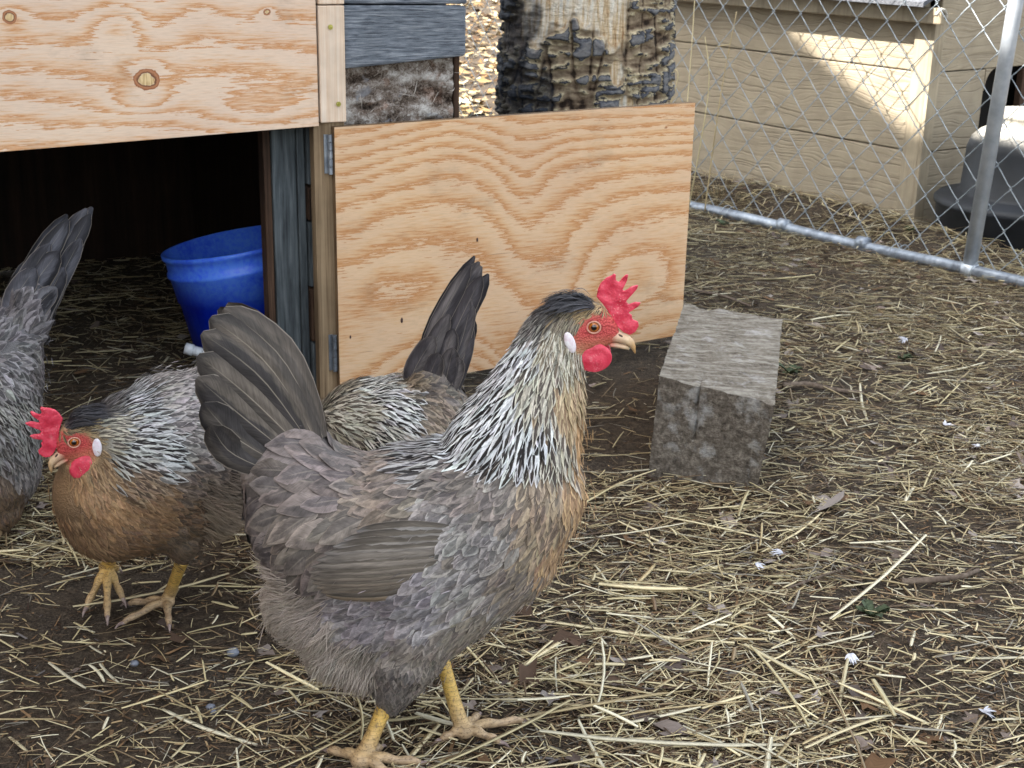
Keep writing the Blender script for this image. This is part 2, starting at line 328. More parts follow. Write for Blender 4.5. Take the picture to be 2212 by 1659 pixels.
M['grey_post'] = m_wood('weathered_post', [(.3, C(46, 50, 54)), (.5, C(78, 84, 88)), (.72, C(108, 114, 118))], 9, 160, 1, .85, .002)
M['brown_plank'] = m_wood('brown_plank', [(.3, C(36, 27, 22)), (.55, C(78, 58, 46)), (.75, C(108, 86, 70))], 6, 160, 1, .85, .002)
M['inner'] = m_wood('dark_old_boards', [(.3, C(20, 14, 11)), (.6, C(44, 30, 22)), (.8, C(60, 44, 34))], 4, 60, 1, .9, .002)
M['metal'] = m_metal()
M['post'] = m_flat('galvanised_post', C(168, 176, 188), C(206, 212, 220), 30, .35, .6, .0003); M['post'].node_tree.nodes['Principled BSDF'].inputs['Metallic'].default_value = .3
M['wire'] = m_flat('galvanised_wire', C(120, 130, 138), C(170, 178, 186), 80, .4, .6, .0003)
M['blue'] = m_plastic('blue_plastic', C(0, 34, 214, 1.1), C(6, 62, 246, 1.1), C(96, 150, 240, 1.), .35, (.75, .8, .10))
M['black'] = m_plastic('black_plastic', C(14, 18, 24), C(26, 30, 38), C(206, 200, 188), .6, (.85, .95, .222))
M['siding'] = m_siding(); M['trim'] = m_wood('painted_trim', [(.3, C(140, 128, 110)), (.5, C(156, 144, 124)), (.7, C(168, 156, 136))], 4, 90, 1, .7, .0008)
M['bark'] = m_bark(); M['timber'] = m_concrete_timber()
M['rotten'] = m_flat('rotten_bark', C(52, 44, 42), C(170, 158, 148), 70, .95, .1, .004, (.6, .6, 1.4))
M['white'] = m_flat('earlobe_white', C(232, 208, 220), C(250, 249, 254), 240, .5)
M['pvc'] = m_flat('white_pvc', C(190, 196, 204), C(214, 218, 224), 50, .4)
M['stone'] = m_flat('grey_stone', C(92, 96, 108), C(140, 144, 156), 60, .7)
M['shingle'] = m_flat('roof_shingle', C(70, 72, 78), C(112, 114, 120), 200, .9, .1, .002)
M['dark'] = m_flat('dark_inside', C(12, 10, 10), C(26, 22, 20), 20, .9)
M['dirtyw'] = m_flat('shade_wall_tan', C(150, 120, 96), C(176, 144, 116), 12, .8, .2, .002, (8, 8, .4))
M['claw'] = m_flat('claw', C(120, 100, 96), C(176, 156, 150), 200, .4)
M['brass'] = m_flat('brass_screw', C(150, 140, 60), C(206, 200, 110), 300, .35, .6); M['brass'].node_tree.nodes['Principled BSDF'].inputs['Metallic'].default_value = .6
M['twig'] = m_flat('twig_bark', C(78, 66, 58), C(128, 114, 102), 120, .85, .1, .001)
M['weed'] = m_flat('weed_green', C(46, 58, 38), C(80, 92, 64), 200, .6)
M['nostril'] = m_flat('nostril_dark', C(60, 44, 42), C(90, 66, 62), 300, .5)
M['lid'] = m_flat('eyelid_skin', C(214, 150, 130), C(232, 178, 156), 300, .5)
# ------------------------------------------------------------ ground
_f0 = G(1495, 452); _fd = nrm(G(2212, 618) - _f0); _fw = np.array([-_fd[1], _fd[0]])
def gz(x, y):
    w_ = (x - _f0[0]) * _fw[0] + (y - _f0[1]) * _fw[1]; s__ = (x - _f0[0]) * _fd[0] + (y - _f0[1]) * _fd[1]   # bank of litter behind the rail
    bank = .050 * math.exp(-((w_ - .15) / .075) ** 2) * min(1, max(0, (.95 - s__) / .5)) if -.2 < w_ < .6 else 0.
    v = Vector((x, y, 0.))
    return bank * (1 + .35 * noise.noise(v * 12)) + .010 * noise.noise(v * 2.2) + .005 * noise.noise(v * 9) + .0018 * noise.noise(v * 38)
xs = np.concatenate([np.linspace(-60, -2.4, 14), np.linspace(-2.2, 2.6, 330), np.linspace(2.9, 60, 14)])
ys = np.concatenate([np.linspace(-20, .3, 12), np.linspace(.5, 3.6, 270), np.linspace(3.7, 14, 60), np.linspace(16, 120, 12)])
GV = np.array([(x, y, gz(x, y) if (-2.3 < x < 2.7 and .4 < y < 15) else 0.) for y in ys for x in xs])
nx = len(xs); ii, jj = np.meshgrid(np.arange(nx - 1), np.arange(len(ys) - 1)); q = (jj * nx + ii).ravel()
ground = mk('ground', GV, np.stack([q, q + 1, q + nx + 1, q + nx], 1), M['soil'])
tag(ground, kind='structure')

# ------------------------------------------------------------ wall frame of the coop
WA = math.radians(26); wd = np.array([math.cos(WA), math.sin(WA), 0]); wnv = np.array([wd[1], -wd[0], 0]); W0 = G(725, 860)
UPz = np.array([0, 0, 1.])
def WP(a, n, z): return W0 + wd * a + wnv * n + UPz * z
def wbox(mb, a0, a1, n0, n1, z0, z1, za=None, zb=None):
    """box in wall coordinates; za/zb: optional (bottom, top) at the a1 end"""
    z0b, z1b = (z0, z1) if za is None else (za, zb)
    mb.hexa([WP(a0, n1, z0), WP(a1, n1, z0b), WP(a1, n0, z0b), WP(a0, n0, z0), WP(a0, n1, z1), WP(a1, n1, z1b), WP(a1, n0, z1b), WP(a0, n0, z1)])
def pcattr(o, f):
    me = o.data; n = len(me.vertices); V = np.empty(n * 3); me.vertices.foreach_get('co', V); V = V.reshape(-1, 3) + np.array(o['base'])
    at = me.attributes.new('pc', 'FLOAT_VECTOR', 'POINT'); at.data.foreach_set('vector', f(V).ravel())
def wpc(seed=0.):
    def f(V):
        d = V - W0; return np.stack([d @ wd + seed, d[:, 2] + seed * .37, d @ wnv], 1)
    return f
def wpart(name, boxes, mat, parent, seed=0., bevel=0.):
    mb = MB()
    for b in boxes: wbox(mb, *b)
    o = mb.build(name, mat, parent, smooth=False); pcattr(o, wpc(seed))
    if bevel:
        m = o.modifiers.new('b', 'BEVEL'); m.width = bevel; m.segments = 2
    return o
coop = empty('chicken_coop', W0, 'small weathered chicken coop with raw plywood panel above a dark open pop hole', 'chicken coop')
def ply(name, a0, a1, zl, zr, n0, n1, res, gf, knots, mat, parent):
    """zl, zr: (bottom, top) heights at the left and right ends"""
    na = int((a1 - a0) / res) + 1; nz = int((zl[1] - zl[0]) / res) + 1
    X, Y = np.meshgrid(np.linspace(0, 1, na), np.linspace(0, 1, nz))
    bot = zl[0] + (zr[0] - zl[0]) * X; top = zl[1] + (zr[1] - zl[1]) * X; Z = bot + (top - bot) * Y; A = a0 + (a1 - a0) * X
    V = W0 + A[..., None] * wd + Z[..., None] * UPz + wnv * n1; V = V.reshape(-1, 3)
    g = gf(A, Z, X, 1 - Y); kn = np.full(A.shape, 9.)
    for (ka, kz, kr, kx) in knots:
        kn = np.minimum(kn, np.sqrt(((A - ka) / kx) ** 2 + (Z - kz) ** 2) / kr)
    pc = np.stack([A, Z, g], -1).reshape(-1, 3); K = np.stack([kn, kn * 0, kn * 0], -1).reshape(-1, 3)
    ii, jj = np.meshgrid(np.arange(na - 1), np.arange(nz - 1)); q = (jj * na + ii).ravel()
    F = [tuple(f) for f in np.stack([q, q + 1, q + na + 1, q + na], 1)]; nF = len(F)
    e = [0, na - 1, nz * na - 1, (nz - 1) * na]; n_ = len(V)
    cs = np.array([V[k] for k in e]); bk = cs - wnv * (n1 - n0)
    VV = np.concatenate([V, cs, bk]); c = n_; F += [(c + 1, c + 0, c + 4, c + 5), (c + 2, c + 1, c + 5, c + 6), (c + 3, c + 2, c + 6, c + 7), (c + 0, c + 3, c + 7, c + 4), (c + 5, c + 4, c + 7, c + 6)]
    ex = np.zeros((8, 3)); ex[:, 0] = np.array([a0, a1, a1, a0] * 2); ex[:, 1] = np.array([zl[0], zr[0], zr[1], zl[1]] * 2); ex[4:, 2] = .01
    o = mk(name, VV, F, None, parent, {'pc': np.concatenate([pc, ex]), 'kn': np.concatenate([K, np.full((8, 3), 9.)])}, smooth=False, mats=[mat, M['ply_edge']], midx=[0] * nF + [1] * 5)
    return o
def g_up(A, Z, X, Y):
    px = (A + .43) / .415; py = (.555 - Z) / .165   # 0..1 over the part in view
    g = py * 5.2 + .5 * np.sin(px * 5.2 + .6) * py + .3 * np.sin(px * 9 + py * 3)
    def B(cx, cy, sx, sy, a): return a * np.exp(-((px - cx) / sx) ** 2 - ((py - cy) / sy) ** 2)
    g += B(.44, .42, .07, .10, 1.2) - B(.44, .60, .09, .10, 1.0) + B(.36, .10, .08, .16, 1.7) - B(.40, .70, .10, .08, 1.1) + B(.06, .03, .05, .1, 1.) + B(.82, .03, .03, .06, .7)
    g += B(.60, .0, .10, .30, .9) - B(.75, .75, .2, .15, 1.2)
    return g
ply('panel', -.98, -.0238, (.371, .93), (.4014, .955), .015, .027, .003, g_up, [(-.43 + .136 * .415 * 3.2, .470, .0135, 1.25), (-.43 + .055 * .415, .549, .008, 1.1), (-.43 + .82 * .415, .551, .0045, 1.1)], M['ply_new'], coop)
def g_dr(A, Z, X, Y):
    Fb = 15.5 * Y ** .92
    D = .10 * np.exp(-(X / .13) ** 2) * (.4 + Y) + .10 * np.clip(Y / .3, 0, 1) * np.exp(-((X - .50) / .085) ** 2) - .03 * np.exp(-((X - .3) / .1) ** 2)
    D2 = .42 * np.clip((Y - .22) / .6, 0, 1) ** 1.3 * np.exp(-(np.abs(X - .62) / .14) ** 1.4)
    Yd = Y - D - D2 - .07 * (X - .5) * (1 - Y)
    g = 24 * np.sign(Yd + .3) * np.abs(Yd + .3) ** .9 * (1 - .62 * np.clip(Yd - .18, 0, .6))
    g += .5 * np.sin(X * 7 + Y * 4) * Y + .9 * np.exp(-((X - .86) / .1) ** 2 - ((Y - .72) / .12) ** 2) + .7 * np.exp(-((X - .16) / .12) ** 2 - ((Y - .62) / .08) ** 2)
    g += 1.0 * np.exp(-((X - .62) / .03) ** 2 - ((Y - .88) / .05) ** 2)
    return g
door = ply('door', -.0045, .571, (.0155, .3995), (.0425, .4105), .0225, .0345, .003, g_dr, [(.366, .078, .006, 1.2), (.521, .375, .0022, 1.3)], M['ply_door'], coop)
tag(door, 'plywood pop door swung fully open')
# hinges
for zc_ in (.362, .078):
    mb = MB()
    for k in range(5):
        z0 = zc_ - .0275 + k * .011; p0, p1 = WP(-.0085, .0275, z0 + .0004), WP(-.0085, .0275, z0 + .0106)
        mb.add(*tube([p0, p1], .0032, 12))
    wbox(mb, -.0155, -.0088, .0207, .0225, zc_ - .0265, zc_ + .0265)
    mb.build('hinge', M['metal'], door, smooth=False)
wpart('batten', [(-.0215, .0148, .000, .030, .4055, .5585)], M['lumber'], coop, .3, .0015)
wpart('batten', [(-.0215, .0148, .000, .0305, .5600, .95)], M['lumber'], coop, 1.3, .0015)
lb = wpart('door_jamb', [(-.0295, .0148, .002, .0205, .0, .4050)], M['lumber_old'], coop, 2.1, .001)
for (a, z) in ((-.0055, .531), (.0035, .430)):
    mb = MB(); c = WP(a, .0306, z); mb.add(*tube([c, c + wnv * .0008], .0034, 14)); mb.add(*tube([c + wnv * .0008, c + wnv * .0012], [.0012, .0010], 6)); mb.build('screw', M['brass'], coop, smooth=False)
wpart('corner_post', [(-.0425, -.0315, -.035, -.016, 0, .62), (-.077, -.0430, -.036, -.020, 0, .62)], M['grey_post'], coop, .7, .0015)
wpart('trim_board', [(-.0880, -.0775, -.05, -.024, 0, .62)], M['brown_plank'], coop, .2, .0015)
# stub ends of stacked split boards beside the jamb
for k, (z0, z1, a0, n1) in enumerate([(.0, .085, -.030, -.010), (.088, .165, -.031, -.007), (.168, .262, -.0305, -.011), (.265, .312, -.031, -.006), (.315, .40, -.0305, -.008)]):
    wpart('filler_block', [(a0, -.006, -.05, n1, z0, z1)], M['brown_plank'] if k % 2 else M['grey_post'], coop, .5 * k + .1, .002)
wpart('wall_board', [(.0155, .1972, -.004, .018, .474, .5575, .4872, .5555)], M['grey_plank'], coop, .0, .004)
wpart('wall_board', [(.0155, .200, -.006, .014, .5595, .64, .5575, .65)], M['grey_plank'], coop, 3.3, .003)
wpart('wall_board', [(.0155, .206, -.008, .012, .66, .93)], M['grey_plank'], coop, 5.3, .003)
wpart('corner_board', [(.1880, .1965, -.05, -.004, 0, .486)], M['brown_plank'], coop, 1., .001)
# rotten board: rough displaced sheet with fibres
na, nz = 150, 120; A, Z = np.meshgrid(np.linspace(.0152, .187, na), np.linspace(.0, .483, nz)); V = []; H = []
for a, z in zip(A.ravel(), Z.ravel()):
    h = noise.fractal(Vector((a * 26, z * 60, 0)), .8, 2.2, 5); h2 = noise.noise(Vector((a * 45, z * 22, 4.)))
    V.append(WP(a, -.006 + .006 * h + .003 * h2, z)); H.append((h, h2, 0))
ii, jj = np.meshgrid(np.arange(na - 1), np.arange(nz - 1)); q = (jj * na + ii).ravel(); H = np.array(H)
rt = NT('rotten_wood', .95, .08); hh = rt.sep(rt.attr('bh')); p = rt.attr('pc')
fb = rt.noise(rt.vmul(p, (170, 190, 1)), 1, 6, .78, 1.6); bl = rt.noise(rt.vmul(p, (30, 34, 1)), 1, 4, .6, .8)
cc = rt.ramp(rt.math('ADD', rt.math('MULTIPLY', fb, .7), rt.math('MULTIPLY', hh[0], .22)), [(.15, C(34, 28, 26)), (.25, C(84, 72, 64)), (.34, C(140, 126, 116)), (.43, C(190, 182, 176)), (.55, C(232, 228, 224))])
cc = rt.mix(rt.ramp(bl, [(.56, 0), (.66, .6)]), cc, rt.mix(1, cc, (.75, .48, .36), 'MULTIPLY'))
cc = rt.mix(rt.ramp(bl, [(.30, .85), (.38, 0)]), cc, C(150, 150, 156)); rt.col(cc).bump(fb, .9, .004)
mk('rotten_board', np.array(V), np.stack([q, q + 1, q + na + 1, q + na], 1), rt.m, coop, {'bh': H, 'pc': np.stack([A.ravel(), Z.ravel(), A.ravel() * 0], 1)})
mb = MB()
for k in range(24):
    a = random.uniform(.03, .188); z = random.uniform(.385, .48); L = random.uniform(.006, .03); an = random.gauss(.3, .9)
    p0 = WP(a, random.uniform(-.004, .004), z); p1 = WP(a + L * math.cos(an), random.uniform(.0, .010), z + L * math.sin(an)); pm = (p0 + p1) / 2 + wnv * random.uniform(0, .004)
    mb.add(*tube([p0, pm, p1], [.0004, random.uniform(.0003, .0008), .0003], 4))
mb.build('splinters', m_flat('splinter', C(120, 106, 98), C(220, 212, 204), 60, .9), coop)
# body of the coop
wpart('side_wall', [(.182, .196, -.95, -.052, 0, .95)], M['grey_plank'], coop, 2.)
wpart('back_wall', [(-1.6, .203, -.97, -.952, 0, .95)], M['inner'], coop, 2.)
wpart('side_wall', [(-1.6, -1.58, -.95, 0, 0, .95)], M['grey_plank'], coop, 4.)
wpart('front_wall', [(-1.578, -.99, 0, .02, 0, .95)], M['grey_plank'], coop, 6.)
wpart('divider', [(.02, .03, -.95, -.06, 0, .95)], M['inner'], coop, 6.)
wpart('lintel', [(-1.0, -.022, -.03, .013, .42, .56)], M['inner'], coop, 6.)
wpart('roof', [(-1.7, .26, -1.05, .10, .957, .985)], M['grey_plank'], coop, 8.)

# blue bucket and pipe in the doorway
def lathe(c, ax, prof, n=48):
    ax = nrm(ax); s_ = nrm(np.cross(ax, [0, 1, .01])); t_ = np.cross(ax, s_); V = []
    for r_, h in prof:
        for k in range(n):
            a = 2 * math.pi * k / n; V.append(c + ax * h + r_ * (math.cos(a) * s_ + math.sin(a) * t_))
    m = len(prof); F = [(i * n + k, i * n + (k + 1) % n, (i + 1) * n + (k + 1) % n, (i + 1) * n + k) for i in range(m - 1) for k in range(n)]
    return np.array(V), F
bax = nrm([-.17, .02, 1.0]); bc = G(530, 812) + np.array([0.01, .07, .006]); BS = .95
prof = [(.0, .0), (.083, 0), (.087, .004), (.100, .118), (.101, .120), (.109, .121), (.113, .160), (.1165, .163), (.1165, .168), (.114, .170), (.1145, .190), (.119, .193), (.119, .2), (.1135, .2), (.098, .02), (0, .018)]
mb = MB(); mb.add(*lathe(bc, bax, [(r_ * BS, h * BS) for r_, h in prof]))
bo = mb.build('bucket', M['blue'], None, base=bc); tag(bo, 'scuffed blue plastic bucket standing tilted in the dark coop doorway', 'bucket')
pb = PL(400, 752, W0 - wnv * .12, wnv); mb = MB(); pe = PL(470, 772, W0 - wnv * .1, wnv)
dv = nrm(pe - pb); mb.add(*tube([pb, pb + dv * .012], .0085, 16)); mb.add(*tube([pb + dv * .0121, pb + dv * .026], .0072, 16)); mb.add(*tube([pb + dv * .0261, pb + dv * .034], .0092, 16)); mb.add(*tube([pb + dv * .0341, pb + dv * .12], .0072, 16))
tag(mb.build('pipe', M['pvc'], None, base=pb), 'short white plastic pipe lying beside the blue bucket', 'pipe')

# ------------------------------------------------------------ tree trunk
tc = np.array([.136, 2.80, 0.]); nth, nzz = 420, 330; V = []; H = []
for j in range(nzz):
    z = .92 * j / (nzz - 1)
    for i in range(nth):
        th = 2 * math.pi * i / nth; c_, s_ = math.cos(th), math.sin(th)
        R = .163 + .05 * math.exp(-z / .14) - .012 * z + .010 * noise.noise(Vector((c_ * 1.6, s_ * 1.6, z * 2)))
        P = Vector((c_ * R * 13, s_ * R * 13, z * 56)); w = noise.noise(P * .6) * .9
        h = .50 + .62 * noise.noise(Vector((P.x + w, P.y, P.z + w))) + .26 * noise.noise(Vector((P.x * 2.2, P.y * 2.2 + 5, P.z * 2.0))) + .12 * noise.noise(P * 5)
        cr = abs(noise.noise(Vector((c_ * R * 26, s_ * R * 26, z * 4 + 3)))); h -= .40 * max(0, 1 - cr * 14)
        h = max(0., min(1., h)); a_ = math.atan2(c_, -s_)
        bare = max(0, min(1, 40 * (z - .475 + .06 * abs(a_ + .22) - .03 * noise.noise(Vector((a_ * 7, z * 6, 1)))))) if -.95 < a_ < .40 else 0
        bare = max(bare, 1.0 if (a_ - .42) ** 2 / .010 + (z - .335) ** 2 / .0004 < 1 + .8 * noise.noise(P) else 0, 1.0 if (a_ - .30) ** 2 / .006 + (z - .40) ** 2 / .0007 < 1 + .8 * noise.noise(P) else 0)
        dk = max(0, min(1, (-a_ - .50 + (.42 - z) * 1.6 - .35 * noise.noise(Vector((a_ * 5, z * 16, 0)))) * 6)) if z < .60 else 0
        st_ = min(1, max(0, (h - .46) / .10))
        h *= (1 - bare); H.append((h, bare, dk)); R += (.010 * st_ + .006 * h) * (1 - bare) + .004 * dk * noise.noise(P * 2)
        V.append((tc[0] + R * c_, tc[1] + R * s_, z))
F = [(j * nth + i, j * nth + (i + 1) % nth, (j + 1) * nth + (i + 1) % nth, (j + 1) * nth + i) for j in range(nzz - 1) for i in range(nth)]
trunk = mk('tree_trunk', V, np.array(F), M['bark'], None, {'bh': np.array(H)}, base=tc)
tag(trunk, 'thick tree trunk with curling grey and tan bark behind the open plywood door', 'tree trunk')

# ------------------------------------------------------------ chain link fence
f0 = G(1495, 452); f1 = G(2212, 618); fd = nrm(f1 - f0); fnv = np.array([fd[1], -fd[0], 0]); fnv = fnv if fnv[1] < 0 else -fnv
lean = np.array([0.03, 0, 1.])
def FP(s_, n, z): return f0 + fd * s_ + fnv * n + lean * z
fence = empty('chain_link_fence', FP(.9, 0, 0), 'galvanised chain link fence panel standing behind the plywood door and trunk', 'fence')
mb = MB(); pt, zt = .038, .0425
for k in range(-46, 54):
    path = []
    for j in range(0, 34):
        par_ = (j + k) % 2; x = (k + par_) * pt; z = .012 + j * zt; sg = 1 if par_ else -1; jx = .0016 * ns((k, j, 0), .7)
        path += [FP(x - sg * .0085 + jx, sg * .0008, z - .0095), FP(x + sg * .0016 + jx, sg * .0022, z - .0006), FP(x + sg * .0016 + jx, -sg * .0018, z + .0006), FP(x - sg * .0085 + jx, -sg * .0008, z + .0095)]
    mb.add(*tube(path, .00105, 5))
mb.build('wire_mesh', M['wire'], fence)
mb = MB(); path = [FP(s_, .016, .011 + .005 * ns((s_, 0, 0), 3)) for s_ in np.linspace(-1.9, 2.2, 40)]
mb.add(*tube(path, .0125, 16))
for s_ in (.30, .52, .96, 1.02): mb.add(*tube([FP(s_ - .012, .016, .016), FP(s_ + .012, .016, .016)], .0150, 16))
mb.build('bottom_rail', M['metal'], fence)
sp = float((PL(2092, 578, f0, fnv) - f0) @ fd); pb_ = PL(2092, 590, FP(0, .016, 0), fnv); pt_ = PL(2195, 0, FP(0, .016, 0), fnv); dv = (pt_ - pb_)
mb = MB(); mb.add(*tube([pb_, pb_ + dv * 2.2], .0145, 20)); mb.add(*tube([pb_ + nrm(dv) * -.004, pb_ + nrm(dv) * .02], .0175, 20)); mb.build('fence_post', M['post'], fence)
for s0 in (.12, .60, .78, 1.08):
    mb = MB(); mb.add(*tube([FP(s0 + .0028 * t + .002 * math.sin(t), .016 + .0155 * math.cos(t), .017 + .0155 * math.sin(t)) for t in np.linspace(0, 9, 30)], .0009, 4)); mb.build('tie_wire', M['wire'], fence)

# ------------------------------------------------------------ small painted shed
S0 = G(1972, 487); dl = nrm(G(1600, 400) - S0); fn_ = np.array([dl[1], -dl[0], 0]); fn_ = fn_ if fn_[1] < 0 else -fn_; sd_ = -fn_
fr = -dl  # outward normal of the right hand side
def SP(l, d, z): return S0 + dl * l + sd_ * d + UPz * z
shed = empty('dog_house', S0, 'low beige dog house with lapped siding behind the chain link fence', 'dog house')
def sbox(name, bs, mat, front=True, bevel=0., seed=0.):
    mb = MB()
    for (l0, l1, d0, d1, z0, z1) in bs:
        mb.hexa([SP(l1, d0, z0), SP(l0, d0, z0), SP(l0, d1, z0), SP(l1, d1, z0), SP(l1, d0, z1), SP(l0, d0, z1), SP(l0, d1, z1), SP(l1, d1, z1)])
    o = mb.build(name, mat, shed, smooth=False)
    def f(V):
        d = V - S0; l = d @ dl; w = d @ sd_; return np.stack([(l if front else w) + seed, d[:, 2], seed + 0 * l], 1)
    pcattr(o, f)
    if bevel: m = o.modifiers.new('b', 'BEVEL'); m.width = bevel; m.segments = 2
    return o
for k, (z0, z1) in enumerate([(-.03, .168), (.1705, .350), (.3525, .55)]):
    sbox('siding_board', [(.035, 1.6, .0, .02, z0, z1)], M['siding'], True, .003, k * 1.7)
sbox('corner_trim', [(.0, .045, -.012, .0, -.03, .47)], M['trim'], True, .0015)
sbox('corner_trim', [(-.010, .0, -.012, .022, -.03, .47)], M['trim'], False, .001, 1.)
# right-hand side with a dark doorway: lower boards set back
for k, (z0, z1) in enumerate([(-.03, .168), (.1705, .350)]):
    sbox('siding_board', [(.004, .02, .022, .205, z0, z1)], M['siding'], False, .002, k * 1.3 + 5)
    sbox('siding_board', [(.004, .02, .44, 1.1, z0, z1)], M['siding'], False, .002, k * 1.3 + 9)
sbox('siding_board', [(.004, .02, .022, 1.1, .3525, .75)], M['siding'], False, .002, 12)
sbox('doorway_trim', [(.0, .018, .345, .438, 0.02, .345)], M['brown_plank'], False, .002, 2)
sbox('dark_backing', [(.06, .07, .1, 1.0, -.02, .5)], M['dark'], False)  # near-black panels: the shade inside the doorway put into their colour
sbox('dark_backing', [(.021, .06, .08, .1, -.02, .5)], M['dark'], False); sbox('dark_backing', [(.021, .06, 1.0, 1.02, -.02, .5)], M['dark'], False)
# rounded upper corner of the doorway
mb = MB(); pts = [SP(.003, .2055, .352)] + [SP(.003, .2055 + .035 - .035 * math.cos(t), .300 + .035 * 1.45 * math.sin(t)) for t in np.linspace(0, math.pi / 2, 8)]
mbn = len(pts); V = pts + [p_ + dl * .016 for p_ in pts]
F = [tuple(range(mbn)), tuple(range(mbn, 2 * mbn))[::-1]] + [(i, i + mbn, (i + 1) % mbn + mbn, (i + 1) % mbn) for i in range(mbn)]
o = mk('doorway_corner', V, F, M['siding'], shed, smooth=False); pcattr(o, lambda V: np.stack([(V - S0) @ sd_, V[:, 2], V[:, 2] * 0], 1))
sbox('back_wall', [(-0.0, 1.6, 1.1, 1.12, -.02, .7), (1.58, 1.6, .02, 1.1, -.02, .7)], M['siding'], False)
sbox('fascia', [(-.045, 1.65, -.042, -.028, .462, .497)], M['trim'], True, .003, 3.)
sbox('soffit', [(-.03, 1.65, -.0275, .02, .476, .484)], M['trim'], True, 0., 6.)
mb = MB(); path = [SP(-.047, -.044 + .018 * math.sin(t) + .0, .475 + .02 * math.cos(t)) for t in np.linspace(-1.2, 1.6, 8)]
mb.add(*tube(path, .004, 6)); mb.build('drip_edge', M['black'], shed)
mb = MB(); mb.hexa([SP(1.7, -.075, .499), SP(-.02, -.075, .499), SP(-.02, .6, .80), SP(1.7, .6, .80), SP(1.7, -.075, .509), SP(-.02, -.075, .509), SP(-.02, .6, .812), SP(1.7, .6, .812)])
mb.hexa([SP(1.7, .601, .80), SP(-.02, .601, .80), SP(-.02, 1.25, .5), SP(1.7, 1.25, .5), SP(1.7, .601, .812), SP(-.02, .601, .812), SP(-.02, 1.25, .512), SP(1.7, 1.25, .512)])
mb.build('roof', M['shingle'], shed, smooth=False)

# ------------------------------------------------------------ black tub behind the fence
bc = np.array([1.145, 3.075, 0.])
prof = [(.0, 0), (.185, 0), (.192, .01), (.198, .075), (.204, .082), (.204, .090), (.196, .098), (.160, .104), (.150, .112), (.146, .205), (.138, .228), (.122, .243), (.108, .250), (.104, .254), (.104, .276), (.107, .279), (.107, .286), (.099, .286), (.096, .262), (.088, .258), (.0, .262)]
mb = MB(); mb.add(*lathe(bc, (0, 0, 1), prof, 72))
tub = empty('water_barrel', bc, 'round black plastic tub with dusty shoulder and screw rim beside the dog house', 'tub')
mb.build('shell', M['black'], tub)
mb = MB(); mb.add(*lathe(bc, (0, 0, 1), [(.0, .2635), (.082, .2635), (.084, .270), (.080, .276), (.0, .279)], 48)); mb.build('lid', M['black'], tub)
mb = MB(); c = bc + np.array([-.02, -.05, .285]); mb.add(*tube([c, c + np.array([.02, 0, .004]), c + np.array([.04, .004, 0])], .004, 8)); mb.build('handle', M['metal'], tub)

# ------------------------------------------------------------ timber block
bt = np.array([PL(x, y, (0, 1.6, 0), nrm([0, -1, 0])) for x, y in [(0, 0)]])
FLb, FRb = G(1405, 1042), G(1632, 1068); ex = nrm(FRb - FLb); ex[2] = 0; ex = nrm(ex); wid = .139
zt_ = PL(1425, 812, FLb, np.array([0, -1., 0]))[2]; print('block top z', zt_)
TL = G(1424, 812, .128); TR = G(1674, 873, .120); BL_ = G(1478, 655, .128); BR_ = G(1690, 690, .120)
FLb = G(1399, 1038, -.002); FRb = G(1632, 1070, -.002); print('block', TL, TR, BL_, BR_, FLb, FRb)
bkL = FLb + (BL_ - TL); bkR = FRb + (BR_ - TR); bkL[2] = bkR[2] = -.002
cc8 = np.array([FLb, FRb, bkR, bkL, TL, TR, BR_, BL_]); N = 56; V = []; F = []
def face(a, b, c, d):
    n0 = len(V)
    for j in range(N + 1):
        for i in range(N + 1):
            u, v = i / N, j / N; V.append((1 - u) * (1 - v) * a + u * (1 - v) * b + u * v * c + (1 - u) * v * d)
    F.extend([(n0 + j * (N + 1) + i, n0 + j * (N + 1) + i + 1, n0 + (j + 1) * (N + 1) + i + 1, n0 + (j + 1) * (N + 1) + i) for j in range(N) for i in range(N)])
c = cc8; face(c[0], c[1], c[5], c[4]); face(c[1], c[2], c[6], c[5]); face(c[4], c[5], c[6], c[7]); face(c[3], c[0], c[4], c[7]); face(c[2], c[3], c[7], c[6]); face(c[3], c[2], c[1], c[0])
V = np.array(V); ctr = cc8.mean(0); V2 = V.copy(); key = {}
for i, v in enumerate(V):
    d = nrm(v - ctr); P = Vector(v * 30); kk = .0022 * noise.noise(P) + .0012 * noise.noise(P * 3)
    dt = (v - (c[4] + c[5]) * .5) @ ex; ccx = abs((v - c[4]) @ ex - .052 + .004 * noise.noise(Vector(v * 60)))
    onf = abs((v - c[0])[1]) < .03
    V2[i] = v + d * kk
    if ccx < .0026 and v[2] > .055 and (v[1] - FLb[1]) < .055 + .02 * noise.noise(P): V2[i] -= d * .007 * (1 - ccx / .0026)
    if v[2] > .10: # rough torn patches on the upper side
        V2[i][2] -= .004 * max(0, noise.noise(Vector((v[0] * 26, v[1] * 80, 1))) - .05) * 2
bm = bmesh.new(); me = bpy.data.meshes.new('timber_block'); me.from_pydata((V2 - ctr * [1, 1, 0]).tolist(), [], F); bm.from_mesh(me); bmesh.ops.remove_doubles(bm, verts=bm.verts, dist=.0008); bm.to_mesh(me)
me.polygons.foreach_set('use_smooth', np.full(len(me.polygons), True)); me.materials.append(M['timber']); blk = bpy.data.objects.new('timber_block', me); col.objects.link(blk); blk.location = (ctr[0], ctr[1], 0)
md = blk.modifiers.new('e', 'EDGE_SPLIT'); md.split_angle = math.radians(55)
tag(blk, 'weathered grey square timber block with a split, lying on the straw by the open door', 'timber block')

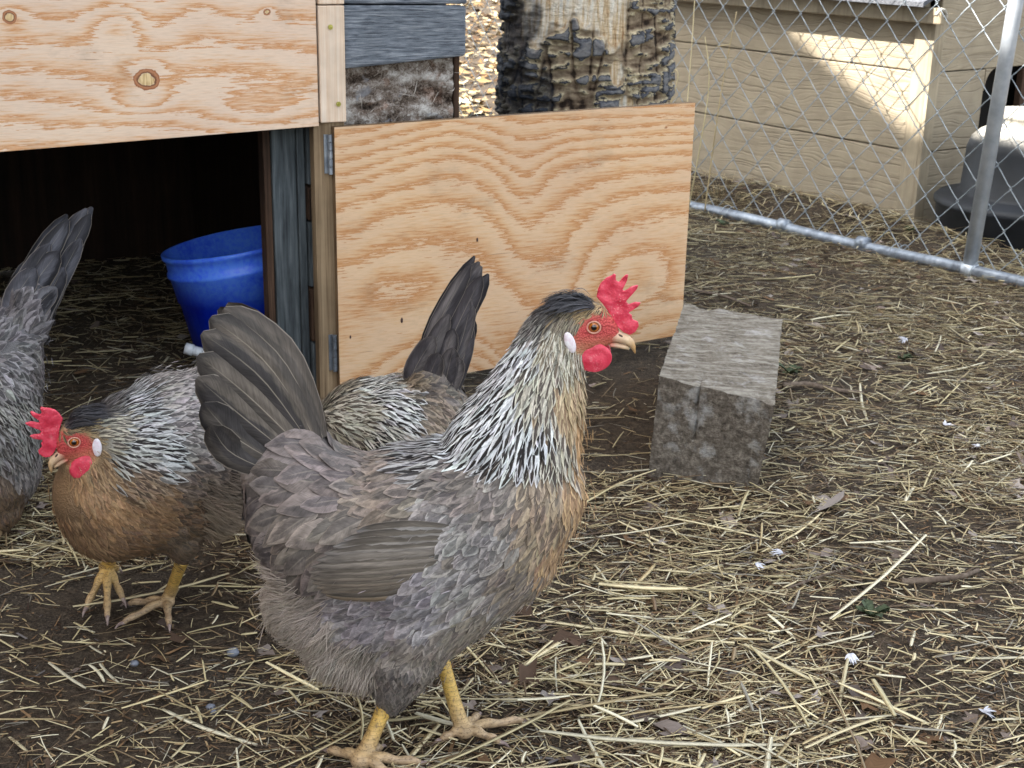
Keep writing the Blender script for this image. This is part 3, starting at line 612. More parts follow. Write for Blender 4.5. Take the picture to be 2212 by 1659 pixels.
# ------------------------------------------------------------ unseen wall added at left to shade the run and shape the sun patch
shade_wall = empty('shade_wall', (-2.2, -1, 0), 'tall tan wall added out of view at left to shade the run', 'shade_wall')
prof = [(-4, 0), (3.12, 0), (3.12, 3.85), (2.60, 4.08), (2.155, 4.16), (1.78, 4.25), (1.45, 4.47), (-4, 5.5)]
V = [(-2.2, y, z) for y, z in prof] + [(-2.45, y, z) for y, z in prof]; n_ = len(prof)
mk('wall', V, [tuple(range(n_)), tuple(range(n_, 2 * n_))[::-1]] + [(i, (i + 1) % n_, (i + 1) % n_ + n_, i + n_) for i in range(n_)], M['dirtyw'], shade_wall, smooth=False)
# ------------------------------------------------------------ hens
def rows_cross(a, b): return np.cross(a, b)
def feather_mesh(cen, nor, W, ca, cb, rnd, prof, camber=.16, flatten=None):
    """cen (N,K,3) centre lines, nor (N,K,3), W (N,) widths, prof (K,) half width profile -> V,F,attrs"""
    N, K, _ = cen.shape
    tan = np.gradient(cen, axis=1); tan /= np.linalg.norm(tan, axis=2, keepdims=True) + 1e-9
    side = np.cross(tan, nor); side /= np.linalg.norm(side, axis=2, keepdims=True) + 1e-9
    hw = (W[:, None] * .5 * prof[None])[..., None]; us = [-1, -.5, 0, .5, 1] if camber < 1 else [-1, 0, 1]; m = len(us)
    V = np.stack([cen + side * hw * u - nor * hw * camber * u * u * 1.2 for u in us], 2)
    vs = np.linspace(0, 1, K); f = np.zeros((N, K, m, 3)); f[..., 0] = np.array(us)[None, None]; f[..., 1] = vs[None, :, None]; f[..., 2] = rnd[:, None, None]
    A = np.broadcast_to(ca[:, None, None, :], (N, K, m, 3)); B = np.broadcast_to(cb[:, None, None, :], (N, K, m, 3))
    i, j, k = np.meshgrid(np.arange(N), np.arange(K - 1), np.arange(m - 1), indexing='ij'); q = ((i * K + j) * m + k).ravel()
    F = np.stack([q, q + m, q + m + 1, q + 1], 1)
    return V.reshape(-1, 3), F, {'fuv': f.reshape(-1, 3), 'ca': A.reshape(-1, 3), 'cb': B.reshape(-1, 3)}
PR_R = np.array([.25, .62, .88, 1., .98, .84, .52, .10])      # round tip
PR_P = np.array([.30, .60, .80, .88, .82, .62, .34, .04])      # pointed tip
PR_T = np.array([.22, .45, .66, .82, .94, 1., .98, .90, .62, .12])  # long quill
class FeatherBag:
    def __init__(s): s.V = []; s.F = []; s.A = {'fuv': [], 'ca': [], 'cb': []}; s.n = 0
    def add(s, V, F, A):
        s.V.append(V); s.F.append(F + s.n); s.n += len(V)
        for k in A: s.A[k].append(A[k])
    def build(s, name, mat, parent): return mk(name, np.concatenate(s.V), np.concatenate(s.F), mat, parent, {k: np.concatenate(v) for k, v in s.A.items()})
class Frame:
    def __init__(s, o, n): s.o = np.asarray(o, float); s.n = nrm(n)
    def P(s, x, y, d=0.): return PL(x, y, s.o, s.n) + s.n * d
    def vec(s, x, y, dx, dy):
        return nrm(s.P(x + dx * 4, y + dy * 4) - s.P(x, y))
HS = .000103   # metres per head unit
class Head:
    def __init__(s, o, fx, up, sc=1.0):
        s.o = np.asarray(o, float); s.x = nrm(fx); u = np.asarray(up, float); s.y = nrm(u - (u @ s.x) * s.x); s.z = np.cross(s.x, s.y); s.k = HS * sc
    def P(s, x, y, z=0.): return s.o + s.x * (x - 1500) * s.k + s.y * -(y - 543) * s.k + s.z * z   # z in metres, lateral
    def loc(s, V): d = np.asarray(V) - s.o; return np.stack([d @ s.x, d @ s.y, d @ s.z], 1)
def chain(nodes, step=.35):
    out = []; nodes = [np.array(n, float) for n in nodes]
    for a, b in zip(nodes[:-1], nodes[1:]):
        L = np.hypot(*(b[:2] - a[:2])); k = max(1, int(L / (step * min(a[2], b[2]))))
        out += [a + (b - a) * t / k for t in range(k)]
    return out + [nodes[-1]]
COMB = [(1520, 330), (1528, 270), (1548, 220), (1590, 178), (1628, 160), (1645, 143), (1662, 150), (1664, 195), (1690, 212), (1718, 172), (1740, 148), (1758, 148), (1752, 196), (1716, 272), (1735, 278), (1790, 240), (1842, 228), (1830, 262), (1790, 310), (1748, 358), (1770, 385), (1820, 366), (1864, 366), (1845, 400), (1800, 432), (1768, 452), (1800, 470), (1806, 508), (1852, 524), (1858, 560), (1834, 608), (1792, 630), (1742, 612), (1692, 568), (1648, 510), (1610, 440), (1568, 382)]
def kids_head(root, H, bvh):
    def lat(x, y, sg, dflt):
        hit = bvh.ray_cast(Vector(H.P(x, y, sg * .06)), Vector(-sg * H.z))
        return abs(H.loc([np.array(hit[0])])[0, 2]) if hit[0] is not None else dflt
    # comb
    pts = [H.P(x, y) for x, y in COMB]; n = len(pts); th = .0015
    V = [p + H.z * th for p in pts] + [p - H.z * th for p in pts]
    F = [tuple(range(n)), tuple(range(n, 2 * n))[::-1]] + [(i, i + n, (i + 1) % n + n, (i + 1) % n) for i in range(n)]
    V, F = remesh(V, F, .0007, 2, .4)
    lc = H.loc(V); wv = np.array([.0016 * noise.noise(Vector((a * 130, b * 130, 0))) + 0.0002 * noise.noise(Vector((a * 500, b * 500, 3))) for a, b, c in lc])
    V = V + H.z * wv[:, None]; mk('comb', V, F, M['comb'], root)
    for sg in (1, -1):
        # wattle: hanging rounded flap
        cV, cF = ellipsoid(H.P(1512, 800, sg * max(.0075, lat(1470, 780, sg, .007) * .8 + .002)), [H.x * .0148 * H.k / HS, H.z * .0028, H.y * .0122 * H.k / HS], 28, 18)
        lc = H.loc(cV); cV = cV + H.z * (.0012 * np.array([noise.noise(Vector((a * 160, b * 160, sg))) for a, b, c in lc]))[:, None]
        mk('wattle', cV, cF, M['comb'], root)
        tl = H.x * .35 + H.y * -.94; tw = nrm(np.cross(H.z, tl))
        eV, eF = ellipsoid(H.P(1318, 640, sg * (lat(1303, 640, sg, .0145) + .0022)), [tw * .0041, H.z * .0020, nrm(tl) * .0088], 20, 12); mk('earlobe', eV, eF, M['white'], root)
        eV, eF = ellipsoid(H.P(1502, 543, sg * .0086), [H.x * .0050, H.y * .0048, H.z * .0048], 32, 24)
        r = np.hypot((H.loc(eV) - np.array([.0002, 0, 0]))[:, 0], (H.loc(eV))[:, 1]) / .0046
        mk('eye', eV, eF, M['eye'], root, {'hl': np.stack([r, r * 0, r * 0], 1)})
        ring = [H.P(1502, 543, sg * .0118) + .0052 * (math.cos(t) * H.x + .90 * math.sin(t) * H.y) for t in np.linspace(0, 2 * math.pi, 33)]
        mk('eyelid', *tube(ring, .0007, 6, caps=False), M['lid'], root)
        nV, nF = ellipsoid(H.P(1716, 632, sg * .0032), [nrm(H.x - .5 * H.y) * .0026, nrm(H.y + .5 * H.x) * .0011, H.z * .0012], 12, 8); mk('nostril', nV, nF, M['nostril'], root)
    # beak
    def prof(pts, wz): # cross-sections: (x,ytop,ybottom,halfwidth)
        V = []; n = 14
        for x, yt, yb, w, dx in pts:
            for k in range(n):
                a = 2 * math.pi * k / n; yy = (yt + yb) / 2 + (yb - yt) / 2 * math.cos(a)
                V.append(H.P(x + dx * math.cos(a), yy, w * math.sin(a)))
        m = len(pts); F = [(i * n + k, i * n + (k + 1) % n, (i + 1) * n + (k + 1) % n, (i + 1) * n + k) for i in range(m - 1) for k in range(n)] + [tuple(range((m - 1) * n, m * n))]
        return np.array(V), F
    V, F = prof([(1640, 590, 690, .0058, 0), (1700, 604, 694, .0052, 4), (1750, 622, 706, .0044, 4), (1790, 640, 722, .0036, 0), (1818, 676, 748, .0026, -8), (1834, 722, 770, .0016, -8), (1842, 770, 786, .0006, -2)], 0)
    mk('upper_beak', V, F, M['beak'], root, {'hl': H.loc(V)})
    V, F = prof([(1640, 690, 730, .0050, 0), (1700, 694, 738, .0040, 0), (1750, 708, 748, .0030, 0), (1790, 724, 756, .0014, 0)], 0)
    mk('lower_beak', V, F, M['beak'], root, {'hl': H.loc(V)})
def head_solids(H):
    s = []
    for x, y, r, w in [(1430, 540, 150, .0118), (1370, 590, 165, .0135), (1480, 500, 140, .0112), (1560, 560, 125, .0098), (1610, 600, 100, .0078), (1650, 630, 66, .0062), (1450, 640, 150, .0122), (1540, 660, 95, .0090), (1600, 660, 70, .0070), (1330, 500, 150, .0135), (1290, 620, 180, .0155)]:
        s.append(ellipsoid(H.P(x, y), [H.x * r * H.k, H.y * r * H.k, H.z * w], 18, 12))
    return s
def foot(A, B, C_, toes, r=.0065, lift=0.):
    """A hock, B ankle, C_ footpad; toes = list of end points"""
    s = [tube(spline([A, (A * .5 + B * .5), B], 8), [r * 1.25, r * 1.08, r, r * .95, r * .93, r * .93, r, r * 1.05], 12)]
    s.append(ellipsoid(C_, [np.array([r * 1.35, 0, 0]), np.array([0, r * 1.35, 0]), np.array([0, 0, r * 1.1])], 14, 10)); s.append(tube([B, C_], [r, r * 1.1], 12))
    claws = []
    for e in toes:
        e = np.asarray(e); d = e - C_; L = np.linalg.norm(d); up = np.array([0, 0, 1.])
        p = [C_, C_ + d * .28 + up * .0035, C_ + d * .55 + up * .0015, C_ + d * .8 + up * .0022, C_ + d * .92]
        rr = [r * .85, r * .66, r * .56, r * .55, r * .42]; sp = spline(p, 16); ri = np.interp(np.linspace(0, 4, 16), range(5), rr)
        kn = 1 + .10 * np.cos(np.linspace(0, 3 * 2 * math.pi, 16)); s.append(tube(sp, ri * kn, 10))
        c = [sp[-1] - nrm(d) * .001, sp[-1] + nrm(d) * .005 + up * .0010, sp[-1] + nrm(d) * .0095 - up * .0018]
        claws.append(tube(spline(c, 7), np.linspace(r * .38, r * .08, 7), 8))
    return s, claws
def build_hen(name, label, fr, H, body, anchors, legs, tail, wing, seed, group='hens in the run', dim=1.0):
    """body: chains of (x,y,r px, half depth m, depth offset m); anchors: (x,y,dx,dy,L mm,W mm,space mm,kind,colour a,colour b)"""
    rg = np.random.default_rng(seed)
    feet_c = np.mean([l[2] for l in legs], axis=0); base = np.array([feet_c[0], feet_c[1], 0.])
    root = empty('hen', base, label, 'hen', group)
    sol = []
    xax = nrm(np.cross([0, 0, 1.], fr.n))
    for chn in body:
        for (x, y, r, dh, do) in chain(chn):
            c = fr.P(x, y, do); rm = r * zc(c) / FPX; sol.append(ellipsoid(c, [xax * rm, np.array([0, 0, 1.]) * rm * 1.03, fr.n * dh], 22, 14))
    sol += head_solids(H)
    VV = []; FF = []; n = 0
    for V, F in sol: VV.append(V); FF += [tuple(i + n for i in f) for f in F]; n += len(V)
    BV, BF = remesh(np.concatenate(VV), FF, .0026, 10, .5)
    # legs
    LV = []; LF = []; CV = []; CF = []; n = 0; cn = 0
    for lg in legs:
        s_, cl = foot(*lg)
        for V, F in s_: LV.append(V); LF += [tuple(i + n for i in f) for f in F]; n += len(V)
        for V, F in cl: CV.append(V); CF += [tuple(i + cn for i in f) for f in F]; cn += len(V)
    LV, LF = remesh(np.concatenate(LV), LF, .0012, 3, .5); CV = np.concatenate(CV)
    # colours under the plumage
    ax = np.array([[a[0], a[1]] for a in anchors], float)
    def px(V): d = np.asarray(V) - O; w = d @ _f; return np.stack([CX + FPX * (d @ _r) / w, CY - FPX * (d @ _u) / w], 1)
    def blend(V):
        p = px(V); D = ((p[:, None] - ax[None]) ** 2).sum(2); W_ = 1 / (D + 180) ** 1.7; return W_ / W_.sum(1, keepdims=True)
    num = np.array([[a[2], a[3], a[4], a[5], a[6]] for a in anchors], float); kinds = [a[7] for a in anchors]
    cA = np.array([a[8] for a in anchors]); cB = np.array([a[9] for a in anchors])
    bw = blend(BV); bcol = (bw @ cA) * .55
    hl = H.loc(BV); hx, hy = hl[:, 0], hl[:, 1]
    fd_ = np.sqrt((hx - .0045) ** 2 * .72 + (hy + .0065) ** 2)
    cov = np.clip((.023 - fd_) / .004, 0, 1) * (np.abs(hl[:, 2]) < .03)
    nB = len(BV); allV = np.concatenate([BV, LV, CV]); HL = np.zeros((len(allV), 3)); HL[:nB, 0] = hx; HL[:nB, 1] = hy; HL[:nB, 2] = cov
    HL[nB:, 0] = allV[nB:, 2]
    lc = np.zeros((len(LV), 3)); yel, pink = C(226, 184, 98), C(188, 160, 128); t = np.clip((LV[:, 2] - .010) / .030, 0, 1)[:, None]; lc = yel * t + pink * (1 - t)
    CA = np.concatenate([bcol, lc, np.tile(C(150, 130, 126), (len(CV), 1))])
    F = [tuple(f) for f in BF] + [tuple(i + nB for i in f) for f in LF] + [tuple(i + nB + len(LV) for i in f) for f in CF]
    mk('body', allV, F, None, root, {'hl': HL, 'ca': CA}, mats=[M['skin'], M['shank'], M['claw']], midx=[0] * len(BF) + [1] * len(LF) + [2] * len(CF))
    bvh = BVHTree.FromPolygons([Vector(v) for v in BV], BF)
    kids_head(root, H, bvh)
    # surface samples
    Q = np.array([f for f in BF if len(f) == 4]); P0, P1, P2, P3 = (BV[Q[:, k]] for k in range(4))
    fc = (P0 + P1 + P2 + P3) / 4; fnm = np.cross(P2 - P0, P3 - P1); area = np.linalg.norm(fnm, axis=1) / 2; fnm /= (np.linalg.norm(fnm, axis=1, keepdims=True) + 1e-12)
    w = blend(fc); sp = (w @ num[:, 4]) * .00092; dens = area / sp ** 2
    fhl = H.loc(fc); fdd = np.sqrt((fhl[:, 0] - .0045) ** 2 * .72 + (fhl[:, 1] + .0065) ** 2)
    near = (np.abs(fhl[:, 0]) < .06) & (np.abs(fhl[:, 1]) < .06) & (np.abs(fhl[:, 2]) < .04)
    dens = np.where(near & ((fdd < .0175) | (fhl[:, 0] > .0135)), 0, dens)
    lobe = near & (np.hypot(fhl[:, 0] + .0203, fhl[:, 1] + .0100) < .0085); dens = np.where(lobe, dens * .15, dens)
    rep = rg.poisson(dens * 2.2); idx = np.repeat(np.arange(len(fc)), rep); rg.shuffle(idx)
    uv = rg.random((len(idx), 2)); p = (P0[idx] * ((1 - uv[:, :1]) * (1 - uv[:, 1:])) + P1[idx] * (uv[:, :1] * (1 - uv[:, 1:])) + P2[idx] * uv.prod(1, keepdims=True) + P3[idx] * ((1 - uv[:, :1]) * uv[:, 1:]))
    # poisson-disc thinning
    cell = {}; keep = []; r_ = sp[idx] * .78; cs = .006
    for k in range(len(idx)):
        x, y, z = p[k]; ci = (int(x // cs), int(y // cs), int(z // cs)); R = r_[k]; m = int(R // cs) + 1; ok = True
        for a in range(ci[0] - m, ci[0] + m + 1):
            for b in range(ci[1] - m, ci[1] + m + 1):
                for c in range(ci[2] - m, ci[2] + m + 1):
                    for (X, Y, Z) in cell.get((a, b, c), ()):
                        if (X - x) ** 2 + (Y - y) ** 2 + (Z - z) ** 2 < R * R: ok = False; break
                    if not ok: break
                if not ok: break
            if not ok: break
        if ok: keep.append(k); cell.setdefault(ci, []).append((x, y, z))
    keep = np.array(keep); p = p[keep]; fi = idx[keep]; nn = fnm[fi]; w = blend(p)
    N = len(p); pp = px(p); par = w @ num; dirp = par[:, :2]; dirp /= np.linalg.norm(dirp, axis=1, keepdims=True) + 1e-9
    # image-plane direction to world, inside the plane of the hen
    e1 = np.cross([0, 0, 1.], fr.n); e1 = nrm(e1); e1 = e1 if e1[0] > 0 else -e1
    D = dirp[:, :1] * e1 + -dirp[:, 1:] * np.array([0, 0, 1.])
    D += rg.normal(0, .10, D.shape)
    wmax = w.argmax(1); kd = np.array(kinds)[wmax]
    # stochastic choice of kind near borders
    cumu = np.cumsum(w ** 2 / (w ** 2).sum(1, keepdims=True), axis=1); pick = (rg.random((N, 1)) < cumu).argmax(1); kd = np.array(kinds)[pick]
    kd = np.where((kd == 'F') & (np.array(kinds)[wmax] != 'F'), np.array(kinds)[wmax], kd)
    L = par[:, 2] * .001 * rg.uniform(.82, 1.2, N); W_ = par[:, 3] * .001 * rg.uniform(.85, 1.15, N)
    ca = (w @ cA) * .35 + cA[pick] * .65; cb = (w @ cB) * .35 + cB[pick] * .65
    br = rg.normal(1, .11, (N, 1)); br2 = rg.normal(1, .018, (N, 3)); ca = ca * br * br2; cb = cb * br * br2
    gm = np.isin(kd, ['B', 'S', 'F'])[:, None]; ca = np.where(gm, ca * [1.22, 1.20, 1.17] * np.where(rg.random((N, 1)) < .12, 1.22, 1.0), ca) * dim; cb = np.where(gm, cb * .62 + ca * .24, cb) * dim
    rnd = rg.random(N); bags = {'plumage': FeatherBag(), 'down': FeatherBag()}
    def walk(p, n_, D, L, K, rise, root_in, jit=0.):
        cen = np.zeros((len(p), K, 3)); nor = np.zeros_like(cen)
        for i in range(len(p)):
            q = p[i].copy(); n1 = n_[i]; d = D[i] - (D[i] @ n1) * n1; d = d / (np.linalg.norm(d) + 1e-9); ds = L[i] / (K - 1)
            for k in range(K):
                s_ = k / (K - 1); h = root_in + rise[i] * (s_ ** .8)
                cen[i, k] = q + n1 * h; nor[i, k] = n1
                q2 = q + d * ds; loc, nr, _, dd = bvh.find_nearest(Vector(q2))
                if loc is None: q = q2; continue
                if dd > ds * .9: # ran off the surface: keep going straight
                    q = q2; continue
                q = np.array(loc); nv = nrm(np.array(nr) * .5 + n1 * .5); n1 = nv; d = d - (d @ n1) * n1; d = d / (np.linalg.norm(d) + 1e-9)
        return cen, nor
    for kind in sorted(set(kd)):
        m = np.where(kd == kind)[0]
        if kind == 'F':
            reps = 13; m = np.repeat(m, reps); P_ = p[m] + rg.normal(0, .0022, (len(m), 3)); D_ = D[m] + rg.normal(0, .16, (len(m), 3)); K = 5
            rise = rg.uniform(.002, .014, len(m)); cen, nor = walk(P_, nn[m], D_, L[m] * rg.uniform(.7, 1.2, len(m)), K, rise, -.001)
            prof = np.array([1, .9, .75, .5, .15]); bags['down'].add(*feather_mesh(cen, nor, np.full(len(m), .00075), ca[m] * rg.normal(1, .08, (len(m), 1)), cb[m], rnd[m], prof, 2.))
        else:
            prof, rs = {'H': (PR_P, .0030), 'B': (PR_R, .0024), 'S': (PR_R, .0056), 'R': (PR_R, .0018), 'K': (PR_P, .0022), 'C': (PR_P, .0010)}[kind]
            cen, nor = walk(p[m], nn[m], D[m], L[m], 8, np.full(len(m), rs) * rg.uniform(.6, 1.4, len(m)), -.0002 if kind in 'HKC' else -.0006)
            bags['plumage'].add(*feather_mesh(cen, nor, W_[m], ca[m], cb[m], rnd[m], prof))
    m = np.where(np.isin(kd, ['B', 'S', 'R']))[0]; m = np.repeat(m, 1); m = m[rg.random(len(m)) < .8]
    P_ = p[m] + rg.normal(0, .0035, (len(m), 3)); rise = rg.uniform(.0004, .0016, len(m)); cen, nor = walk(P_, nn[m], D[m] + rg.normal(0, .13, (len(m), 3)), rg.uniform(.005, .010, len(m)), 4, rise, .0016)
    up_ = rg.random((len(m), 1)) < .55; cc_ = np.where(up_, ca[m] * 1.12, cb[m] * .9) * rg.normal(1, .14, (len(m), 1))
    bags['down'].add(*feather_mesh(cen, nor, rg.uniform(.0003, .0007, len(m)), cc_, cc_, rnd[m], np.array([.6, 1, .8, .1]), 2.))
    print(name, 'feathers', N, 'body', nB)
    bags['plumage'].build('plumage', M['feather'], root)
    if bags['down'].n: bags['down'].build('down', M['fluff'], root)
    def surf(x, y, off=0.):
        a = fr.P(x, y, .22); d = -fr.n; hit = bvh.ray_cast(Vector(a), Vector(d))
        # along the viewing ray instead of the plane normal keeps the outline
        o_ = a; v = nrm(ray(x, y)); st = O + v * (np.linalg.norm(a - O) - .15); hit = bvh.ray_cast(Vector(st), Vector(v))
        if hit[0] is None: return None, None
        return np.array(hit[0]), np.array(hit[1])
    # wing quills (listed lowest first, upper ones overlap)
    if wing:
        bag = FeatherBag(); K = 10
        for i, (x0, y0, xm, ym, x1, y1, wpx, ca_, cb_) in enumerate(wing):
            line = spline([(x0, y0), (xm, ym), (x1, y1)], K); cen = []; nor = []; last = None
            for k, (x, y) in enumerate(line):
                h, hn = surf(x, y)
                if h is None: h, hn = last if last is not None else (fr.P(x, y, .06), fr.n)
                else: last = (h, hn)
                base_n = nrm(fr.n * .75 + nrm(hn) * .25); s_ = k / (K - 1)
                d = zc(fr.P(x, y, .0)); c_ = PL(x, y, h + base_n * (-.004 + (.0080 + .0007 * i) * min(1, s_ / .45)), fr.n)
                cen.append(c_); nor.append(base_n)
            cen = np.array(cen); 
            dep = (cen - fr.o) @ fr.n; dep = np.convolve(np.pad(dep, 2, 'edge'), np.ones(5) / 5, 'valid'); cen = np.array([PL(x, y, fr.o + fr.n * dd, fr.n) for (x, y), dd in zip(line, dep)])
            bag.add(*feather_mesh(cen[None], np.array(nor)[None], np.array([wpx * zc(cen[0]) / FPX]), np.array([ca_]), np.array([cb_]), 2 + rg.random(1), PR_T, .10))
        bag.build('wing', M['feather'], root)
    # tail quills
    bag = FeatherBag(); K = 10
    for side in (1, -1):
        for i, (x0, y0, xm, ym, x1, y1, wpx, off, ca_, cb_) in enumerate(tail):
            j_ = rg.normal(0, 5, 4) if side < 0 else np.zeros(4)
            line = spline([(x0, y0), (xm + j_[0], ym + j_[1]), (x1 + j_[2], y1 + j_[3])], K)
            cen = np.array([fr.P(x, y, side * (.004 + off * (.35 + .65 * k / (K - 1)))) for k, (x, y) in enumerate(line)])
            nn_ = nrm(fr.n * side + np.array([0, 0, .25])); bag.add(*feather_mesh(cen[None], np.tile(nn_, (1, K, 1)), np.array([wpx * zc(cen[0]) / FPX]), np.array([ca_]), np.array([cb_]), 4 + rg.random(1), PR_T, .18 ))
    bag.build('tail', M['feather'], root)
    # crest: dark soft tuft swept back from the crown
    bag = FeatherBag(); n = 520
    a = rg.uniform(0, 1, n); z = rg.normal(0, .0055, n); x0 = 1520 - a * 190; y0 = 385 + rg.normal(0, 10, n) - 12 * np.sin(a * 3.1)
    K = 8; cen = np.zeros((n, K, 3)); nor = np.zeros_like(cen)
    for i in range(n):
        L_ = rg.uniform(170, 280); ht = rg.uniform(30, 150) * (1 - .6 * abs(z[i]) / .01) * (1 - .3 * a[i])
        for k in range(K):
            s_ = k / (K - 1); cen[i, k] = H.P(x0[i] - L_ * s_, y0[i] + 10 - ht * math.sin(min(s_, 1) * 2.4) * .95 + 40 * s_ ** 2, z[i] * (1 + .7 * s_)); nor[i, k] = nrm(H.y + H.z * z[i] * 60)
    kcol = C(66, 66, 72); bag.add(*feather_mesh(cen, nor, rg.uniform(.0009, .0022, n), np.tile(kcol, (n, 1)) * rg.uniform(.6, 1.3, (n, 1)), np.tile(C(40, 38, 42), (n, 1)), rg.random(n), PR_P))
    bag.build('crest', M['feather'], root)
    return root

grey = C(120, 112, 108); dgrey = C(84, 78, 76); lgrey = C(158, 152, 152); brn = C(128, 110, 92); sal = C(190, 148, 110); salL = C(208, 176, 142)
pale = C(226, 228, 232); paleY = C(208, 202, 186); blk_ = C(30, 26, 28); tl1 = C(104, 94, 88); tl2 = C(82, 76, 74); blu = C(150, 150, 158)
# ---- the large hen in front
frA = Frame((-.05, 1.045, .25), (0, -1, 0)); eyeA = frA.P(864 + 1500 * .27775, 547.2 + 543 * .27775)
HA = Head(eyeA, (1, 0, .0), (0, 0, 1), .27775 * zc(eyeA) / FPX / HS); print('head k', HA.k, 'hen frame', frA.P(800, 1640))
bodyA = [[(1125, 1065, 138, .060, 0), (1040, 1120, 188, .072, 0), (900, 1170, 212, .076, 0), (780, 1170, 188, .070, 0), (690, 1110, 150, .055, 0), (640, 1040, 105, .036, 0), (650, 985, 70, .024, 0)],
         [(1090, 1180, 120, .060, 0), (900, 1290, 140, .070, 0), (730, 1280, 118, .055, 0), (680, 1290, 90, .045, 0)],
         [(880, 1360, 92, .034, .028), (858, 1440, 52, .020, .026), (848, 1492, 21, .0085, .024)], [(960, 1350, 80, .030, -.034), (945, 1420, 40, .015, -.038), (948, 1452, 19, .008, -.038)], [(740, 1370, 75, .045, 0), (820, 1400, 70, .045, 0)],
         [(1105, 990, 148, .052, 0), (1150, 880, 112, .038, 0), (1178, 790, 82, .027, 0), (1200, 722, 66, .021, 0), (1232, 700, 52, .016, 0)]]
anA = [(1190, 655, -.6, .8, 16, 3.2, 2.4, 'K', C(64, 62, 64), blk_), (1150, 690, -.5, .86, 14, 3.6, 2.9, 'H', C(150, 146, 142), C(50, 48, 50)), (1262, 655, -.7, .5, 9, 2.6, 2.0, 'C', C(190, 162, 120), C(120, 100, 76)), (1300, 665, -.5, .6, 7, 2.2, 1.8, 'C', C(190, 164, 124), C(80, 66, 54)),
       (1225, 690, -.4, .9, 10, 2.4, 2.0, 'C', C(150, 140, 122), C(84, 74, 64)), (1210, 745, -.15, 1, 12, 3.4, 2.9, 'H', paleY, C(130, 118, 100)), (1120, 750, -.35, .93, 16, 5.7, 4.1, 'H', pale, C(56, 52, 54)), (1170, 830, -.22, .97, 18, 5.9, 4.4, 'H', paleY, C(84, 76, 72)),
       (1080, 850, -.45, .88, 22, 6.2, 4.6, 'H', pale, blk_), (1235, 860, -.08, 1, 16, 6.2, 4.4, 'H', C(196, 172, 136), C(150, 124, 98)), (1150, 930, -.15, .98, 24, 6.5, 4.6, 'H', pale, blk_), (1030, 930, -.62, .78, 26, 6.5, 4.6, 'H', pale, blk_), (1210, 950, -.08, 1, 23, 6.8, 4.6, 'H', C(206, 200, 184), C(70, 62, 60)),
       (940, 965, -.85, .5, 24, 6, 4.7, 'H', C(170, 168, 168), blk_), (1268, 940, .0, 1, 24, 7, 4.6, 'R', C(200, 160, 116), C(190, 150, 110)), (1265, 1050, -.1, 1, 26, 9, 5.2, 'R', C(200, 164, 124), C(158, 126, 96)), (1190, 1060, -.3, .95, 26, 9, 5.4, 'R', C(168, 148, 126), C(112, 100, 90)),
       (1080, 1060, -.7, .7, 26, 13, 6, 'B', grey, dgrey), (1000, 1030, -.85, .5, 26, 12, 5.6, 'B', grey, C(70, 66, 68)), (850, 1030, -.97, .2, 28, 15, 6.4, 'B', C(124, 112, 104), C(82, 76, 74)), (1060, 1150, -.7, .7, 20, 13, 5.6, 'B', C(140, 136, 136), C(100, 96, 98)), (980, 1120, -.8, .6, 20, 13, 5.6, 'B', C(146, 142, 142), C(104, 98, 98)),
       (880, 1110, -.8, .6, 32, 17, 7.5, 'B', C(126, 114, 104), C(94, 86, 82)), (740, 1020, -.98, .1, 44, 20, 10, 'S', C(116, 106, 104), C(92, 86, 86)), (640, 1000, -.95, -.15, 52, 25, 12, 'S', C(114, 106, 104), C(94, 88, 90)), (620, 1090, -.92, .35, 52, 24, 12, 'S', C(116, 108, 106), C(90, 84, 86)),
       (700, 1120, -.8, .62, 50, 22, 11, 'S', C(120, 110, 104), C(94, 86, 84)), (600, 1180, -.8, .6, 42, 20, 10, 'S', C(112, 106, 106), C(78, 74, 78)), (680, 1220, -.6, .8, 36, 17, 9, 'S', C(104, 96, 92), C(84, 78, 76)),
       (1180, 1150, -.5, .85, 24, 10, 5.4, 'R', C(170, 150, 128), C(122, 108, 96)), (1215, 1180, -.5, .86, 24, 9, 5.2, 'R', C(186, 154, 120), C(140, 114, 92)), (1130, 1240, -.7, .7, 26, 9, 5.4, 'R', C(150, 138, 126), C(116, 108, 104)), (1040, 1250, -.8, .5, 28, 15, 6.6, 'B', C(150, 146, 146), C(108, 104, 106)),
       (1040, 1340, -.7, .7, 26, 9, 5.6, 'R', C(150, 140, 130), C(122, 114, 108)), (960, 1300, -.85, .45, 28, 15, 6.4, 'B', C(146, 142, 148), C(104, 100, 106)), (860, 1320, -.9, .4, 26, 15, 6.4, 'B', C(136, 130, 136), C(100, 96, 102)), (900, 1400, -.6, .8, 24, 11, 5.4, 'B', C(142, 134, 130), C(116, 108, 106)),
       (780, 1330, -.85, .5, 26, 15, 6.4, 'B', C(138, 132, 138), C(104, 98, 102)), (640, 1300, -.8, .5, 32, 8, 4.2, 'F', C(160, 150, 142), C(180, 170, 162)), (690, 1380, -.55, .8, 30, 8, 4.2, 'F', C(160, 150, 142), C(180, 170, 162)), (760, 1440, -.3, .95, 20, 7, 4.2, 'F', C(160, 150, 142), C(170, 160, 150)),
       (600, 1270, -.9, .3, 20, 8, 4.2, 'F', C(160, 150, 142), C(180, 170, 162)), (850, 1470, -.2, 1, 14, 7, 4, 'B', C(110, 104, 102), C(88, 84, 84)), (940, 1430, 0, 1, 12, 7, 4, 'B', C(130, 122, 116), C(100, 94, 92))]
nf = frA.P
hk = frA.P(845, 1475, .024); an = G(795, 1612, .016); ft = G(780, 1640, .010)
legA1 = (hk, an, ft, [G(918, 1650, .002), G(705, 1622, .006), G(822, 1632, .004) + [0, .012, 0], G(870, 1690, .002)], .0072)
